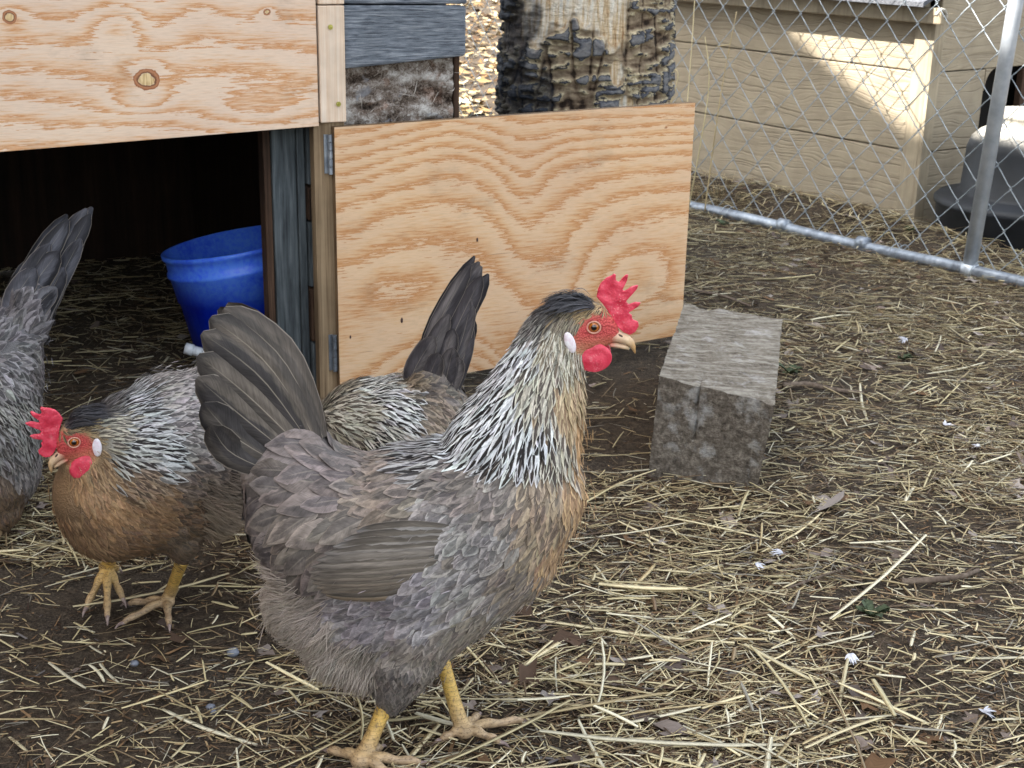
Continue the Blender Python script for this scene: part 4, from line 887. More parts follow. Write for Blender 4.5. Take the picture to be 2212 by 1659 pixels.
hk = frA.P(940, 1440, -.038); ft = G(1004, 1577, .010); an = G(990, 1548, .020)
legA2 = (hk, an, ft, [G(1140, 1556, .003), G(1085, 1606, .003), G(950, 1600, .004), G(1035, 1545, .005)], .0068)
T1, T2, T3 = C(108, 99, 91), C(84, 78, 74), C(64, 60, 60)
tailA = [(700, 940, 612, 768, 488, 660, 84, .004, T1, T2), (690, 950, 584, 780, 462, 676, 98, .009, T2, T1), (680, 960, 570, 805, 446, 706, 98, .013, T1, T3), (668, 970, 548, 845, 440, 750, 96, .017, T2, T1), (650, 985, 535, 885, 440, 795, 92, .021, T1, T3), (630, 1000, 520, 925, 455, 845, 82, .025, T3, T2), (610, 1010, 512, 955, 474, 888, 72, .029, T2, T3)]
w1, w2, w3 = C(126, 112, 96), C(98, 90, 84), C(146, 138, 134)
wingA = []
for k_, (x0_, y0_, x1_, y1_) in enumerate([(935, 1268, 704, 1286), (945, 1260, 694, 1279), (955, 1250, 684, 1270), (962, 1240, 676, 1260), (968, 1228, 670, 1249), (972, 1216, 668, 1237), (975, 1203, 673, 1224), (978, 1190, 684, 1210), (980, 1177, 700, 1196), (982, 1164, 720, 1181), (984, 1152, 742, 1166), (988, 1140, 770, 1148)]):
    q_ = k_ / 10; wingA.append((x0_, y0_, (x0_ + x1_) / 2, (y0_ + y1_) / 2 + 10 - 14 * q_, x1_, y1_, 30, C(136, 120, 102) * (1 - q_) + C(150, 144, 140) * q_, C(104, 96, 88)))
build_hen('A', 'large grey hen in front with pink comb, streaked black and white neck and orange breast', frA, HA, bodyA, anA, [legA1, legA2], tailA, wingA, 11)

# ---- hen at left, head lowered
nB_ = nrm([.42, -.9, 0]); frB = Frame((-.33, 1.245, 0), nB_); oB = frB.P(150, 918, .035); print('oB', oB)
HB = Head(oB, (-.90, -.22, -.33), (-.30, -.1, .95), .94)
bodyB = [[(255, 1060, 130, .066, .0), (320, 1010, 168, .074, 0), (390, 980, 165, .072, -.01), (450, 930, 120, .05, -.02), (480, 880, 80, .03, -.02)], [(240, 1080, 118, .060, .01), (340, 1070, 112, .065, 0), (430, 1060, 90, .055, 0)],
         [(215, 1050, 106, .052, .02), (232, 970, 96, .044, .02), (222, 935, 68, .032, .03), (200, 945, 50, .022, .034)], [(380, 1130, 52, .03, .02), (385, 1180, 22, .012, .02)], [(255, 1120, 50, .03, -.03), (252, 1165, 24, .012, -.03)]]
salB = C(172, 136, 100); salB2 = C(150, 114, 82)
anB = [(190, 880, .6, -.3, 16, 4, 2.8, 'K', C(74, 72, 76), C(48, 46, 50)), (150, 900, .6, -.2, 14, 4, 2.6, 'K', C(96, 92, 94), C(58, 56, 60)), (230, 870, .85, .1, 14, 4.2, 3.4, 'H', C(120, 118, 118), blk_), (235, 930, .9, .25, 15, 5.9, 4.1, 'H', C(190, 182, 164), C(80, 74, 68)), (280, 860, .95, .0, 19, 6.5, 4.6, 'H', C(196, 196, 198), blk_), (300, 920, .95, .2, 20, 6.5, 4.6, 'H', C(196, 196, 198), blk_),
       (270, 980, .9, .4, 19, 6.5, 4.6, 'H', C(196, 196, 192), blk_), (340, 980, .9, .35, 20, 6.8, 4.9, 'H', C(200, 200, 200), blk_), (330, 840, .97, -.1, 26, 9, 4.4, 'B', C(150, 144, 142), C(64, 60, 62)), (380, 890, .95, .2, 24, 10, 4.8, 'B', C(164, 158, 158), C(66, 62, 64)), (430, 830, .95, .0, 24, 12, 5.6, 'B', C(142, 136, 134), C(90, 86, 86)), (420, 960, .9, .4, 24, 11, 5.2, 'B', C(150, 144, 142), C(60, 56, 58)),
       (400, 1030, .85, .5, 24, 11, 5.4, 'B', C(112, 98, 88), C(60, 54, 54)), (470, 1000, .8, .5, 26, 15, 6.5, 'B', C(104, 92, 84), C(66, 60, 58)), (210, 1000, .4, .9, 20, 5, 3.2, 'R', C(176, 144, 108), C(120, 92, 66)), (290, 1030, .8, .6, 22, 6, 4, 'R', C(160, 136, 112), C(90, 74, 62)), (150, 1050, .2, 1, 20, 7, 4.2, 'R', salB, salB2), (230, 1080, .5, .85, 22, 8, 4.8, 'R', salB, salB2), (320, 1100, .8, .6, 22, 8, 4.8, 'R', C(154, 122, 92), C(132, 104, 80)),
       (180, 1140, .4, .9, 20, 8, 4.8, 'R', C(148, 118, 90), C(124, 98, 76)), (280, 1160, .7, .7, 20, 8, 4.8, 'R', C(138, 108, 82), C(116, 94, 76)), (400, 1110, .85, .5, 22, 9, 5.2, 'R', C(132, 106, 84), C(96, 80, 68)), (380, 1170, .6, .8, 18, 8, 4.8, 'R', C(128, 110, 94), C(104, 92, 82)), (460, 1110, .8, .5, 20, 7, 4.2, 'F', C(136, 122, 108), grey), (490, 1060, .8, .5, 20, 7, 4.4, 'F', C(120, 108, 98), grey),
       (130, 960, .5, .8, 8, 2.6, 2.0, 'C', C(170, 140, 104), C(96, 78, 60)), (180, 920, .9, -.1, 9, 2.6, 2.0, 'C', C(190, 166, 124), C(84, 70, 58)), (185, 970, .9, .2, 10, 2.8, 2.2, 'C', C(186, 160, 122), C(130, 108, 82))]
hk = frB.P(385, 1190, .02); an = G(368, 1280, .018); ft = G(360, 1300, .009)
legB1 = (hk, an, ft, [G(258, 1350, .003), G(272, 1305, .003), G(366, 1356, .003), G(385, 1270, .003)], .0064)
hk = frB.P(250, 1168, -.03); ft = G(232, 1225, .030) ; an = G(238, 1206, .045)
legB2 = (hk, an, ft, [G(182, 1322, .006), G(232, 1342, .006), G(268, 1300, .008), G(255, 1232, .02)], .0068)
tailB = [(480, 900, 520, 840, 560, 790, 60, .01, T1, T2), (480, 910, 530, 860, 580, 820, 60, .016, T2, T3), (480, 880, 510, 820, 540, 770, 60, .006, T1, T3)]
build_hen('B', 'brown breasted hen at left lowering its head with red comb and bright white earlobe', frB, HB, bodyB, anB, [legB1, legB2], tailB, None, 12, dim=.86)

# ---- hen behind, tail raised, head down to the left
frC = Frame((-.12, 1.40, .15), nrm([-.1, -1, 0])); oC = frC.P(640, 1120, .0)
HC = Head(oC, (-.35, -.1, -.9), (-.9, 0, .35), .94)
bodyC = [[(800, 935, 118, .052, 0), (870, 940, 130, .062, 0), (925, 930, 88, .055, 0), (950, 880, 60, .035, 0), (930, 835, 55, .026, 0)], [(780, 960, 120, .05, 0), (720, 960, 92, .036, 0), (680, 1020, 70, .028, 0), (655, 1080, 52, .02, 0)], [(860, 1040, 110, .055, 0), (930, 1010, 68, .045, 0)], [(900, 1090, 60, .03, .02), (905, 1140, 22, .012, .02)], [(850, 1100, 55, .028, -.03), (850, 1150, 20, .012, -.03)]]
anC = [(720, 830, .8, -.1, 18, 6.2, 4.6, 'H', C(160, 150, 132), C(60, 54, 50)), (800, 830, .95, .15, 22, 6.5, 4.6, 'H', C(214, 212, 206), blk_), (760, 900, .95, .1, 20, 6.5, 4.6, 'H', paleY, C(90, 80, 70)), (850, 880, .85, .5, 23, 6.8, 4.6, 'H', C(224, 224, 224), blk_), (820, 940, .8, .6, 24, 5.4, 4.0, 'H', C(214, 210, 200), blk_), (720, 960, .5, .5, 18, 6.2, 4.6, 'H', C(180, 170, 150), C(76, 68, 62)),
       (870, 820, .95, .1, 20, 9, 4.4, 'B', C(140, 126, 108), C(84, 76, 68)), (930, 880, .8, .6, 20, 9, 4.4, 'B', C(140, 126, 112), C(90, 80, 72)), (900, 950, .8, .6, 22, 9, 4.4, 'B', C(150, 134, 114), C(104, 90, 76)), (980, 900, .6, .8, 22, 10, 5, 'B', C(126, 114, 104), C(90, 82, 76)), (960, 820, .5, -.5, 24, 12, 5.6, 'B', C(116, 108, 104), C(84, 78, 78)), (900, 800, .6, -.6, 24, 12, 5.6, 'B', C(104, 96, 92), C(76, 70, 70)), (950, 1000, .7, .7, 22, 10, 5, 'B', C(130, 116, 104), C(100, 90, 82)), (700, 1040, .2, -.8, 16, 6.8, 4.9, 'H', paleY, blk_)]
legC1 = (frC.P(905, 1145, .02), G(905, 1185, .018) + [0, 0, 0], G(905, 1200, .009), [G(850, 1225, .003), G(880, 1235, .003), G(915, 1235, .003), G(930, 1190, .003)], .0064)
legC2 = (frC.P(850, 1155, -.03), G(850, 1165, .018), G(850, 1178, .009), [G(795, 1200, .003), G(825, 1212, .003), G(860, 1212, .003), G(875, 1170, .003)], .0064)
tt1, tt2 = C(118, 112, 112), C(84, 80, 84)
tailC = [(905, 850, 972, 680, 1042, 572, 46, .002, tt1, tt2), (895, 850, 942, 710, 1020, 566, 40, .006, tt2, tt1), (925, 850, 990, 700, 1044, 590, 42, .008, tt2, tt2), (955, 850, 1000, 730, 1022, 640, 36, .007, tt1, tt2), (985, 850, 1006, 760, 1016, 690, 34, .005, tt2, tt2), (900, 840, 925, 770, 975, 670, 44, .012, tt1, tt2), (935, 850, 960, 780, 985, 700, 44, .013, tt2, tt1), (890, 840, 900, 790, 945, 715, 50, .016, tt1, tt2), (960, 850, 970, 800, 985, 740, 46, .015, tt1, tt2), (920, 850, 930, 810, 955, 750, 50, .018, C(110, 104, 104), tt2), (970, 860, 985, 800, 995, 760, 40, .014, tt1, tt2)]
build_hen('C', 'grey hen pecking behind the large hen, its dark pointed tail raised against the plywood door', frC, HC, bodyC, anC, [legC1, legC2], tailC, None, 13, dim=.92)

# ---- hen cut by the left edge
frD = Frame(G(20, 1180, .0) + [0, .05, 0], nrm([.25, -1, 0])); oD = frD.P(-120, 1010, .02)
HD = Head(oD, (-.8, -.4, -.3), (-.3, 0, .95), .94)
bodyD = [[(0, 745, 88, .04, 0), (-5, 830, 92, .06, 0), (-15, 920, 96, .066, 0), (-15, 1010, 98, .066, 0), (-10, 1050, 70, .05, 0)], [(50, 710, 52, .022, 0), (66, 640, 46, .016, 0)], [(-20, 880, 70, .05, 0), (-80, 900, 66, .034, .01), (-110, 960, 50, .024, .015)], [(30, 760, 60, .03, 0), (20, 820, 70, .04, 0)], [(0, 1080, 50, .028, .02), (-2, 1130, 22, .011, .02)], [(-50, 1070, 50, .026, -.03), (-54, 1120, 22, .011, -.03)]]
anD = [(60, 620, .4, -.9, 34, 16, 8, 'S', C(122, 118, 120), C(84, 80, 84)), (20, 650, .3, -.8, 34, 16, 8, 'S', C(116, 112, 116), C(88, 84, 88)), (60, 690, .5, -.6, 28, 14, 7, 'S', C(140, 136, 142), C(96, 92, 98)), (0, 720, .3, -.5, 26, 12, 6, 'B', C(124, 120, 124), C(84, 80, 84)), (40, 760, .6, .2, 22, 11, 5, 'B', C(150, 146, 148), C(74, 70, 74)), (80, 780, .5, .6, 24, 12, 5.6, 'B', C(126, 120, 122), C(72, 68, 70)),
       (30, 830, .5, .7, 22, 9, 4.4, 'B', C(160, 156, 158), C(64, 60, 62)), (30, 880, .6, .8, 18, 6, 4.3, 'H', C(196, 192, 186), C(64, 60, 60)), (60, 920, .3, .95, 18, 6, 4.3, 'H', C(180, 176, 172), C(70, 66, 64)), (0, 960, .4, .9, 16, 7, 4.9, 'H', C(160, 156, 154), C(80, 74, 72)), (60, 1010, .2, 1, 24, 11, 5.4, 'B', C(136, 130, 130), C(96, 92, 94)), (20, 1060, .2, 1, 22, 8, 5, 'R', C(140, 118, 100), C(112, 96, 86)), (40, 1110, .2, 1, 20, 8, 5, 'R', C(128, 104, 84), C(104, 88, 76)), (-80, 930, .5, .6, 16, 6.8, 4.9, 'H', paleY, blk_)]
legD1 = (frD.P(0, 1125, .02), G(-20, 1180, .018), G(-34, 1195, .009), [G(-90, 1230, .003), G(-60, 1245, .003), G(-22, 1225, .003), G(-16, 1180, .003)], .0064)
legD2 = (frD.P(-54, 1112, -.03), G(-60, 1160, .018), G(-60, 1175, .009), [G(-110, 1205, .003), G(-75, 1215, .003), G(-40, 1210, .003), G(-35, 1160, .003)], .0064)
d1, d2 = C(98, 98, 106), C(62, 62, 68)
tailD = [(50, 720, 100, 590, 188, 448, 54, .003, d1, d2), (40, 720, 70, 600, 150, 470, 50, .007, d2, d1), (80, 700, 140, 560, 196, 458, 40, .006, d2, d2), (90, 700, 130, 600, 176, 510, 40, .008, d1, d2), (25, 700, 50, 620, 110, 520, 50, .010, d1, d2), (50, 720, 70, 620, 130, 535, 58, .014, d2, d1), (80, 720, 105, 640, 140, 570, 44, .012, d1, d2), (20, 720, 35, 640, 80, 570, 54, .016, d1, d1), (60, 740, 80, 660, 125, 610, 46, .018, C(124, 124, 130), d2)]
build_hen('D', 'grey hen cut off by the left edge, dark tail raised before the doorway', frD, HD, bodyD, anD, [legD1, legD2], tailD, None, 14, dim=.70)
# ------------------------------------------------------------ straw, leaves and small things on the ground
def strands(P, ang, L, R, col_, zoff, tilt, bend, segs=4, flat=.6, nside=3):
    """P (N,2) centres; returns tubes following the ground"""
    N = len(P); K = segs + 1; t = np.linspace(-.5, .5, K)
    d = np.stack([np.cos(ang), np.sin(ang)], 1); pr = np.stack([-d[:, 1], d[:, 0]], 1)
    xy = P[:, None] + d[:, None] * (L[:, None, None] * t[None, :, None]) + pr[:, None] * ((bend * L)[:, None, None] * (t ** 2 * 4 - 1)[None, :, None])
    gh = np.array([gz(a, b) if True else 0 for a, b in xy.reshape(-1, 2)]).reshape(N, K)
    gm = gh.mean(1, keepdims=True) * .6 + gh * .4
    z = gm + zoff[:, None] + tilt[:, None] * L[:, None] * t[None]
    z = np.maximum(z, gh + .0003)
    cen = np.concatenate([xy, z[..., None]], 2)
    side = np.concatenate([pr, np.zeros((N, 1))], 1)[:, None]; up = np.array([0, 0, 1.])
    rr = R[:, None] * np.array([.75] + [1.] * (K - 2) + [.7])[None]
    ph = [(math.cos(a), math.sin(a)) for a in (np.arange(nside) * 2 * math.pi / nside + math.pi / 6)]
    V = np.stack([cen + side * (rr * c)[..., None] + up * (rr * s_ * flat)[..., None] for c, s_ in ph], 2)
    i, j, k = np.meshgrid(np.arange(N), np.arange(K - 1), np.arange(nside), indexing='ij'); b = (i * K + j) * nside
    F = np.stack([(b + k).ravel(), (b + (k + 1) % nside).ravel(), (b + nside + (k + 1) % nside).ravel(), (b + nside + k).ravel()], 1)
    f = np.zeros((N, K, nside, 3)); f[..., 0] = np.arange(nside)[None, None] / nside; f[..., 1] = (t[None, :, None] + .5) * L[:, None, None] * 60; f[..., 2] = rng.random(N)[:, None, None]
    A = np.broadcast_to(col_[:, None, None], (N, K, nside, 3))
    return V.reshape(-1, 3), F, {'fuv': f.reshape(-1, 3), 'ca': A.reshape(-1, 3).copy()}
def wall_side(x, y): return (np.stack([x, y], 1) - W0[:2]) @ wnv[:2]      # >0 in front of the coop wall
def dens(x, y):
    d = np.ones_like(x); ax_ = (np.stack([x, y], 1) - W0[:2]) @ wd[:2]; w = wall_side(x, y)
    nz_ = np.array([noise.noise(Vector((a * 3.2, b * 3.2, 5))) for a, b in zip(x, y)]); nz2 = np.array([noise.noise(Vector((a * 9, b * 9, 1))) for a, b in zip(x, y)])
    d *= np.clip(.85 + 1.0 * nz_ + .6 * nz2, np.where(x > .2, .45, .15), 1.4)
    left = np.clip((.05 - x) / .35, 0, 1); d *= 1 - .8 * left * (y < 1.35)
    d = np.where((w < 0) & (ax_ < .21), d * .35, d)                                # inside the coop
    d = np.where((w > 0) & (w < .42) & (ax_ > .1) & (ax_ < .62) & (x < .33), d * .12, d)  # bare soil under the door
    d = np.where((w < 0) & (ax_ >= .21) & (ax_ < .62), d * .3, d)
    d = np.where((x > .75) & (y > 1.9) & (y < 2.25) & (x < 1.2), d * .5, d)
    return d
def scatter(n, x0, x1, y0, y1, pw=1.0):
    out = []
    while sum(map(len, out)) < n:
        y = y0 + (y1 - y0) * rng.random(n) ** pw; xm = .40 * y + .12; x = rng.uniform(-1, 1, n) * xm
        ok = (x > x0) & (x < x1); x, y = x[ok], y[ok]; k = rng.random(len(x)) * 1.4 < dens(x, y); out.append(np.stack([x[k], y[k]], 1))
    return np.concatenate(out)[:n]
pal = np.array([C(226, 210, 170), C(208, 192, 150), C(188, 168, 128), C(150, 128, 98), C(116, 94, 72), C(88, 70, 56), C(230, 220, 192), C(150, 142, 128)])
def straw(n, Lr, Rr, wts, y0, y1, zmax, seed, mat='straw', pw=1.3):
    P = scatter(n, -3, 3, y0, y1, pw); ang = rng.vonmises(0.15, .55, n) * .5 + (rng.random(n) < .25) * rng.uniform(0, math.pi, n)
    L = rng.lognormal(math.log(Lr), .5, n).clip(Lr * .25, Lr * 3.2); R = rng.lognormal(math.log(Rr), .3, n)
    ci = rng.choice(len(pal), n, p=np.array(wts) / sum(wts)); c = pal[ci] * rng.normal(1, .16, (n, 1)).clip(.5, 1.4); far = np.clip((P[:, 1:2] - 1.25) / 1.0, 0, 1); c = c * (1 - .26 * far)   # straw gets darker towards the fence
    return strands(P, ang, L, R, c, rng.uniform(.0005, zmax, n), rng.normal(0, .07, n), rng.normal(0, .025, n))
class Bag(FeatherBag):
    def __init__(s): s.V = []; s.F = []; s.A = {'fuv': [], 'ca': []}; s.n = 0
b = Bag()
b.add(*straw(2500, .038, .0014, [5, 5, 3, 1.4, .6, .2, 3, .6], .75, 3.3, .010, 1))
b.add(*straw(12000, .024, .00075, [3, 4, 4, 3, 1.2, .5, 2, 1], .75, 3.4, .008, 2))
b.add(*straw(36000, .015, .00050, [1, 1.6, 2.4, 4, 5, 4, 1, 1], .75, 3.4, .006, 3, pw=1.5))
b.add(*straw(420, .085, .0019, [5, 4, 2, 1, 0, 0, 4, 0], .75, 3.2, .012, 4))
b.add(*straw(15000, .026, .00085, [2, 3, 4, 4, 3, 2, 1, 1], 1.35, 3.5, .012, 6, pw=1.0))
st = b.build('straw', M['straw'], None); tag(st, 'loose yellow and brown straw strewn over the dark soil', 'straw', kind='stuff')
# pile of straw against the dog house and along the rail
n = 2600; s_ = rng.uniform(-1.4, 1.9, n); w = rng.uniform(-.30, .05, n); P = (f0 + fd * s_[:, None] + fnv * w[:, None])[:, :2]; ang = rng.normal(-.75, .8, n)
L = rng.lognormal(math.log(.05), .5, n); c = pal[rng.choice(8, n, p=np.array([3, 4, 4, 3, 2, 1, 1, .5]) / 18.5)] * rng.normal(1, .14, (n, 1)).clip(.5, 1.4)
hz = rng.uniform(0, .018, n) * np.exp(-((w + .12) / .10) ** 2)
b = Bag(); b.add(*strands(P, ang, L, rng.lognormal(math.log(.0009), .3, n), c, hz + .001, rng.normal(0, .15, n), rng.normal(0, .08, n)))
o = b.build('straw_drift', M['straw'], None); tag(o, 'drift of straw and dead stems piled under the chain link along the dog house', 'straw', kind='stuff')
# leaves
def leaves(P, size, colr, zoff):
    N = len(P); m = 9; r_t = np.array([.15, .75, .95, .55, 1.05, .7, .9, .6, .8]); V = []; F = []; A = []; U = []
    for i in range(N):
        s_ = size[i]; a0 = rng.uniform(0, 6.28); g = gz(P[i][0], P[i][1]) + zoff[i]; tx, ty = rng.normal(0, .28, 2); cu = rng.uniform(-.35, .6); n0 = len(V)
        V.append((P[i][0], P[i][1], g + .001)); rr = r_t * rng.uniform(.75, 1.2, m)
        for ring in (.55, 1.0):
            for k in range(m):
                a = 2 * math.pi * k / m; x = math.cos(a) * rr[k] * s_ * ring; y = math.sin(a) * rr[k] * s_ * .62 * ring
                z = tx * x + ty * y + cu * y * y / s_ + rng.normal(0, .06) * s_ * ring
                V.append((P[i][0] + x * math.cos(a0) - y * math.sin(a0), P[i][1] + x * math.sin(a0) + y * math.cos(a0), max(g + z, g - .002)))
        for k in range(m):
            k2 = (k + 1) % m; F.append((n0, n0 + 1 + k, n0 + 1 + k2)); F.append((n0 + 1 + k, n0 + 1 + m + k, n0 + 1 + m + k2)); F.append((n0 + 1 + k, n0 + 1 + m + k2, n0 + 1 + k2))
        for k in range(2 * m + 1): A.append(colr[i]); U.append((k * .1, .5, i * .013))
    return np.array(V), np.array(F), {'ca': np.array(A), 'fuv': np.array(U)}
lp = np.array([C(96, 84, 78), C(120, 106, 98), C(142, 128, 120), C(84, 66, 54), C(112, 86, 64), C(150, 140, 134)])
n = 1100; P = scatter(n, -3, 3, .8, 3.6, 1.0); V, F, A = leaves(P, rng.lognormal(math.log(.011), .4, n), lp[rng.integers(0, 6, n)] * rng.normal(1, .12, (n, 1)), rng.uniform(.001, .007, n))
o = mk('leaf_litter', V, F, M['leaf'], None, A); tag(o, 'dry grey brown leaves lying scattered among the straw', 'leaves', kind='stuff')
# soil crumbs and small chips
n = 60000; P = scatter(n, -3, 3, .75, 3.2, 1.6); sz = rng.lognormal(math.log(.0020), .45, n); cc = np.array([C(136, 108, 80), C(98, 76, 56), C(64, 50, 42), C(176, 150, 114), C(112, 106, 104), C(210, 196, 166)])[rng.choice(6, n, p=[.26, .28, .2, .14, .06, .06])]
tet = np.array([(1, .12, .1), (-1, .3, 0), (-.9, -.25, .1), (.8, -.3, .3), (0, 0, -.5)]); V = np.zeros((n, 5, 3)); th = rng.vonmises(.1, .6, n); c_, s_ = np.cos(th), np.sin(th); el_ = rng.lognormal(.3, .5, n)
st_ = tet[None] * sz[:, None, None] * rng.uniform(.6, 1.3, (n, 5, 3)); st_[..., 0] *= el_[:, None]; V[..., 0] = P[:, 0, None] + st_[..., 0] * c_[:, None] - st_[..., 1] * s_[:, None]; V[..., 1] = P[:, 1, None] + st_[..., 0] * s_[:, None] + st_[..., 1] * c_[:, None]
V[..., 2] = np.array([gz(a, b_) for a, b_ in P])[:, None] + st_[..., 2] * .5 + rng.uniform(.0006, .0035, n)[:, None]
tf = np.array([(0, 1, 2), (0, 2, 3), (0, 3, 4), (1, 0, 4), (2, 1, 4)]); F = (tf[None] + (np.arange(n) * 5)[:, None, None]).reshape(-1, 3)
fu = np.zeros((n, 5, 3)); fu[..., 2] = rng.random(n)[:, None]; fu[..., 0] = rng.random((n, 5))
o = mk('chaff', V.reshape(-1, 3), F, M['leaf'], None, {'ca': np.repeat(cc * rng.normal(1, .15, (n, 1)), 5, 0), 'fuv': fu.reshape(-1, 3)}, smooth=False); tag(o, 'chaff, wood chips and crumbs of earth trodden into the soil', 'chaff', kind='stuff')
# sunlit leaf litter beyond the run
n = 9500; y = rng.uniform(3.9, 14, n); x = rng.uniform(-1.6, .9, n) * (y / 6) - .1; ok = ~((x > .35) & (y < 5.4)); x, y = x[ok], y[ok]; n = len(x)
sp_ = np.array([C(200, 178, 140), C(186, 156, 112), C(160, 126, 86), C(224, 210, 182), C(96, 72, 52)]) * .55; P = np.stack([x, y], 1)
V, F, A = leaves(P, rng.lognormal(math.log(.028), .4, n), sp_[rng.choice(5, n, p=[.3, .25, .2, .15, .1])], rng.uniform(.002, .02, n))
o = mk('far_leaf_litter', V, F, M['leaf'], None, A); tag(o, 'sunlit tan leaves carpeting the ground beyond the fence', 'leaves', kind='stuff')
# wisps under the door edge and the dry tuft by the rail
def blades(c, n, h, spread, r, cols, seed, lean_=.6):
    V = []; F = []; A = []; U = []; nn = 0; rg = np.random.default_rng(seed)
    for i in range(n):
        a = rg.uniform(0, 6.28); d = np.array([math.cos(a), math.sin(a), 0]); p0 = np.asarray(c) + d * rg.uniform(0, spread * .5) ; L_ = h * rg.uniform(.4, 1.1); le = rg.uniform(.1, 1) * lean_
        pts = spline([p0, p0 + d * L_ * le * .35 + UPz * L_ * .5, p0 + d * L_ * le * 1.1 + UPz * L_ * (.95 - .55 * le)], 6)
        v, f = tube(pts, np.linspace(r, r * .25, 6), 4, flat=.5); V.append(v); F += [tuple(q_ + nn for q_ in f_) for f_ in f]; nn += len(v)
        A.append(np.tile(cols[rg.integers(len(cols))] * rg.normal(1, .12), (len(v), 1))); U.append(np.stack([np.zeros(len(v)), np.repeat(np.arange(6) * .5, 4), np.full(len(v), rg.random())], 1))
    return np.concatenate(V), F, {'ca': np.concatenate(A), 'fuv': np.concatenate(U)}
tu = G(1560, 440); V, F, A = blades(tu, 260, .085, .16, .0013, pal[[1, 2, 3, 4, 4, 5]], 5, 1.0)
tag(mk('dry_grass_tuft', V, F, M['straw'], None, A, base=tu), 'shaggy tuft of dead tan grass growing at the fence beside the open door', 'grass tuft')
# tall dry stalks along the fence: each one a thing
stk = [((1432, 245), (1442, 140), (1437, 60), 'pale dry stalk right beside the tree trunk edge'), ((1478, 300), (1492, 130), (1502, -30), 'tall straight dry stalk crossing the fence just right of the trunk'), ((1508, 330), (1530, 200), (1523, 80), 'slightly kinked dry stalk behind the corner of the plywood door'), ((1530, 400), (1556, 210), (1591, 26), 'tallest dry stalk with a pointed tip leaning right in front of the dog house'), ((1440, 240), (1462, 180), (1440, 150), 'thin bent dry stalk near the trunk')]
for k, (p0, p1, p2, lb_) in enumerate(stk):
    pn = FP(0, .03, 0); q0, q1, q2 = PL(*p0, pn, fnv), PL(*p1, pn, fnv), PL(*p2, pn, fnv); q0 = q0.copy(); g0 = q0 + (q0 - q1) * 0
    dn = q0 - q1; q0 = q0 + dn * max(0, (q0[2] - .01) / max(1e-3, -dn[2]))
    mb = MB(); pts = spline([q0, q1, q2], 14); v, f = tube(pts, np.linspace(.0017, .0009, 14), 6); mb.add(v, f)
    if k == 3: qb = pts[10]; mb.add(*tube([qb, qb + (q2 - q1) * .02 + np.array([-.03, 0, -.010])], .0011, 5))
    v = np.concatenate(mb.V); nv = len(v); o = mk('dry_stalk', v, mb.F, M['straw'], None, {'ca': np.tile(pal[[1, 0, 1, 2, 1][k]] * .95, (nv, 1)), 'fuv': np.stack([np.zeros(nv), np.arange(nv) * .02, np.full(nv, k * .2)], 1)}, base=q0)
    tag(o, lb_, 'dry stalk', 'dry stalks along the fence')
# pebbles, feathers, twigs, weeds as single things
peb = [((503, 1413), .0052, 'round blue grey pebble left of the front hen, the largest in view'), ((455, 1466 + 70), .0036, 'small grey pebble on bare soil below a long straw'), ((290, 1432), .0036, 'small pale grey pebble beside a brown stem'), ((690, 1440), .0028, 'tiny grey pebble under the fluffy rear of the front hen'), ((462, 1548), .0026, 'tiny grey pebble at lower left')]
for (p_, r_, lb_) in peb:
    g = G(*p_); g[2] = gz(g[0], g[1]) + r_ * .6; V, F = ellipsoid(g, [np.array([r_ * 1.2, 0, 0]), np.array([0, r_, 0]), np.array([0, 0, r_ * .85])], 20, 14)
    V = V + np.array([[ns(v, 300) * r_ * .12] * 3 for v in V]); tag(mk('pebble', V, F, M['stone'], None, base=g), lb_, 'pebble', 'pebbles on the soil')
fth = [((2040, 925), .017, 'fluffy white feather lying beside a brown leaf right of the block'), ((2112, 975), .013, 'bright white down feather on the straw near the right edge'), ((1690, 1210), .017, 'pale grey feather standing up in the straw below the block'), ((1955, 738), .016, 'greyish white feather by a leaf behind and right of the block'), ((1835, 1435), .012, 'white downy scrap at the end of a long pale straw'), ((1630, 1235), .012, 'small white tuft of down below the timber block'), ((2120, 1560), .014, 'grey feather at lower right beside crossing straws')]
for k, (p_, L_, lb_) in enumerate(fth):
    g = G(*p_); g[2] = gz(g[0], g[1]) + .010; n = 26; K = 8; th = rng.normal(.9 + k, .5, n); cen = np.zeros((n, K, 3)); nor = np.zeros_like(cen)
    for i in range(n):
        d = nrm([math.cos(th[i]), math.sin(th[i]), rng.uniform(-.1, .6)]); L2 = L_ * rng.uniform(.5, 1.1)
        for q_ in range(K): s_ = q_ / (K - 1); cen[i, q_] = g + d * L2 * s_ - UPz * .006 * s_ * s_; nor[i, q_] = UPz
    b = FeatherBag(); b.add(*feather_mesh(cen, nor, rng.uniform(.0012, .004, n), np.tile(C(222, 222, 232), (n, 1)) * (.8 if 'grey' in lb_ else 1.), np.tile(C(200, 200, 210), (n, 1)), rng.random(n), PR_P))
    o = mk('feather', np.concatenate(b.V), np.concatenate(b.F), M['fluff'], None, {a: np.concatenate(v) for a, v in b.A.items()}, base=g); tag(o, lb_, 'feather', 'shed feathers on the straw')
def twig(pts, r, lb_):
    q_ = [];
    for (x, y, h) in pts: g = G(x, y); g[2] = gz(g[0], g[1]) + h; q_.append(g)
    sp2 = spline(q_, 24); rr = np.linspace(r, r * .55, 24) * (1 + .12 * np.sin(np.arange(24) * 2.1)); tag(mk('twig', *tube(sp2, rr, 8), M['twig'], None, base=q_[0]), lb_, 'twig', 'twigs on the ground')
twig([(1690, 843, .006), (1745, 842, .008), (1800, 848, .006), (1865, 852, .003)], .0055, 'thick grey twig lying beside the right side of the timber block')
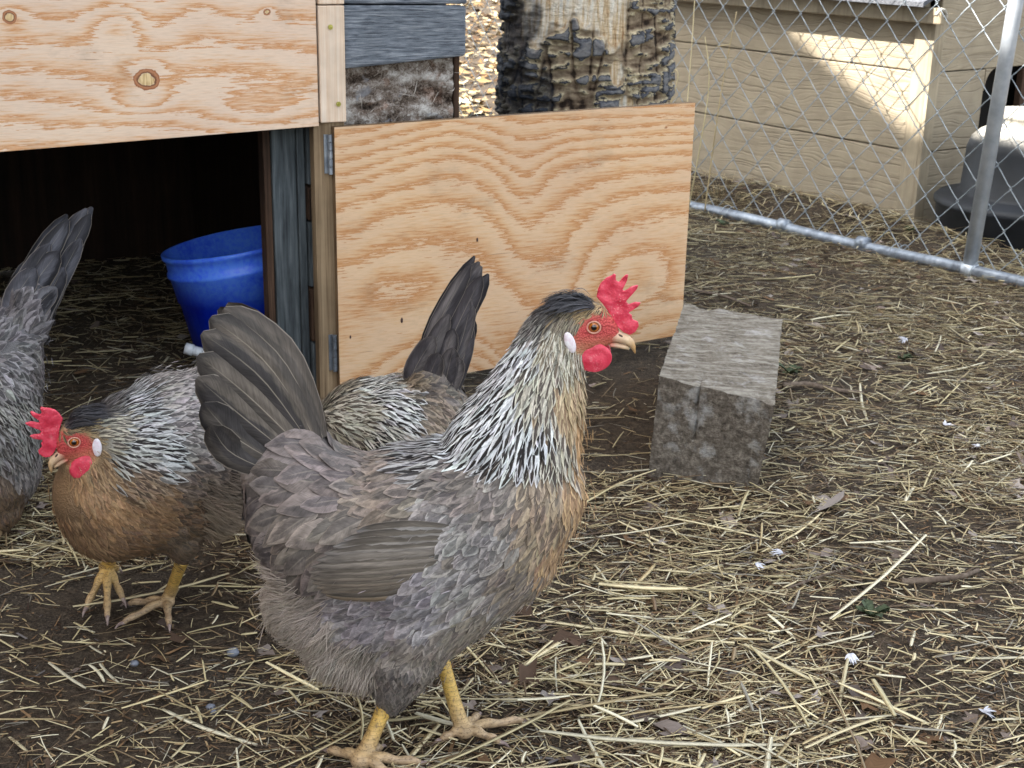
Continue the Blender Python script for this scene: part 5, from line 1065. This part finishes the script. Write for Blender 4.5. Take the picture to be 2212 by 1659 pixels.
twig([(1945, 1270, .006), (2010, 1272, .010), (2075, 1262, .010), (2112, 1242, .008)], .0042, 'curved dark twig lying across straw near the right edge')
twig([(1700, 1290, .008), (1850, 1240, .010), (1990, 1215, .010)], .0014, 'thin reddish twig running diagonally through the straw')
twig([(1500, 640, .006), (1560, 655, .008), (1620, 668, .006)], .004, 'short dark stick behind the timber block')
wd_ = [(1880, 1345, .020, 'small dark green weed sprouting from straw at lower right'), (1705, 812, .022, 'green weed seedling just right of the timber block'), (1950, 780, .015, 'tiny green weed in the straw at middle right'), (1655, 490, .018, 'green weed growing below the fence rail'), (1560, 490, .018, 'green weed at the foot of the plywood door edge'), (1960, 530, .015, 'small green weed below the fence rail by the post')]
for k, (x, y, s_, lb_) in enumerate(wd_):
    g = G(x, y); g[2] = gz(g[0], g[1]); V = []; F = []; nn = 0; rg = np.random.default_rng(50 + k)
    for i in range(9):
        a = rg.uniform(0, 6.28); d = np.array([math.cos(a), math.sin(a), 0]); t_ = np.array([-d[1], d[0], 0]); L_ = s_ * rg.uniform(.6, 1.1); w_ = L_ * .28; h_ = rg.uniform(.2, .8) * L_
        for j, (u_, ww, hh_) in enumerate([(0, .1, .0), (.4, .8, .6), (.7, 1, .9), (1.0, .08, .8)]):
            V += [g + d * L_ * u_ + t_ * w_ * ww + UPz * (.003 + h_ * hh_ + .001), g + d * L_ * u_ + UPz * (.001 + h_ * hh_), g + d * L_ * u_ - t_ * w_ * ww + UPz * (.003 + h_ * hh_ + .001)]
        for j in range(3):
            q_ = nn + j * 3; F += [(q_, q_ + 1, q_ + 4, q_ + 3), (q_ + 1, q_ + 2, q_ + 5, q_ + 4)]
        nn += 12
    tag(mk('weed', V, F, M['weed'], None, base=g), lb_, 'weed', 'weeds sprouting through the straw')
# droppings stuck on the door
for k, (x, y, s_) in enumerate([(1031, 518, .0022), (1040, 605, .0022), (868, 692, .0028), (757, 728, .0018)]):
    p_ = PL(x, y, W0 + wnv * .0347, wnv); V, F = ellipsoid(p_, [wd * s_ * .7, wnv * .0008, UPz * s_ * 1.5], 10, 8); mk('dirt_speck', V, F, M['nostril'], door)
for o in bpy.data.objects:
    if 'base' in o.keys(): del o['base']
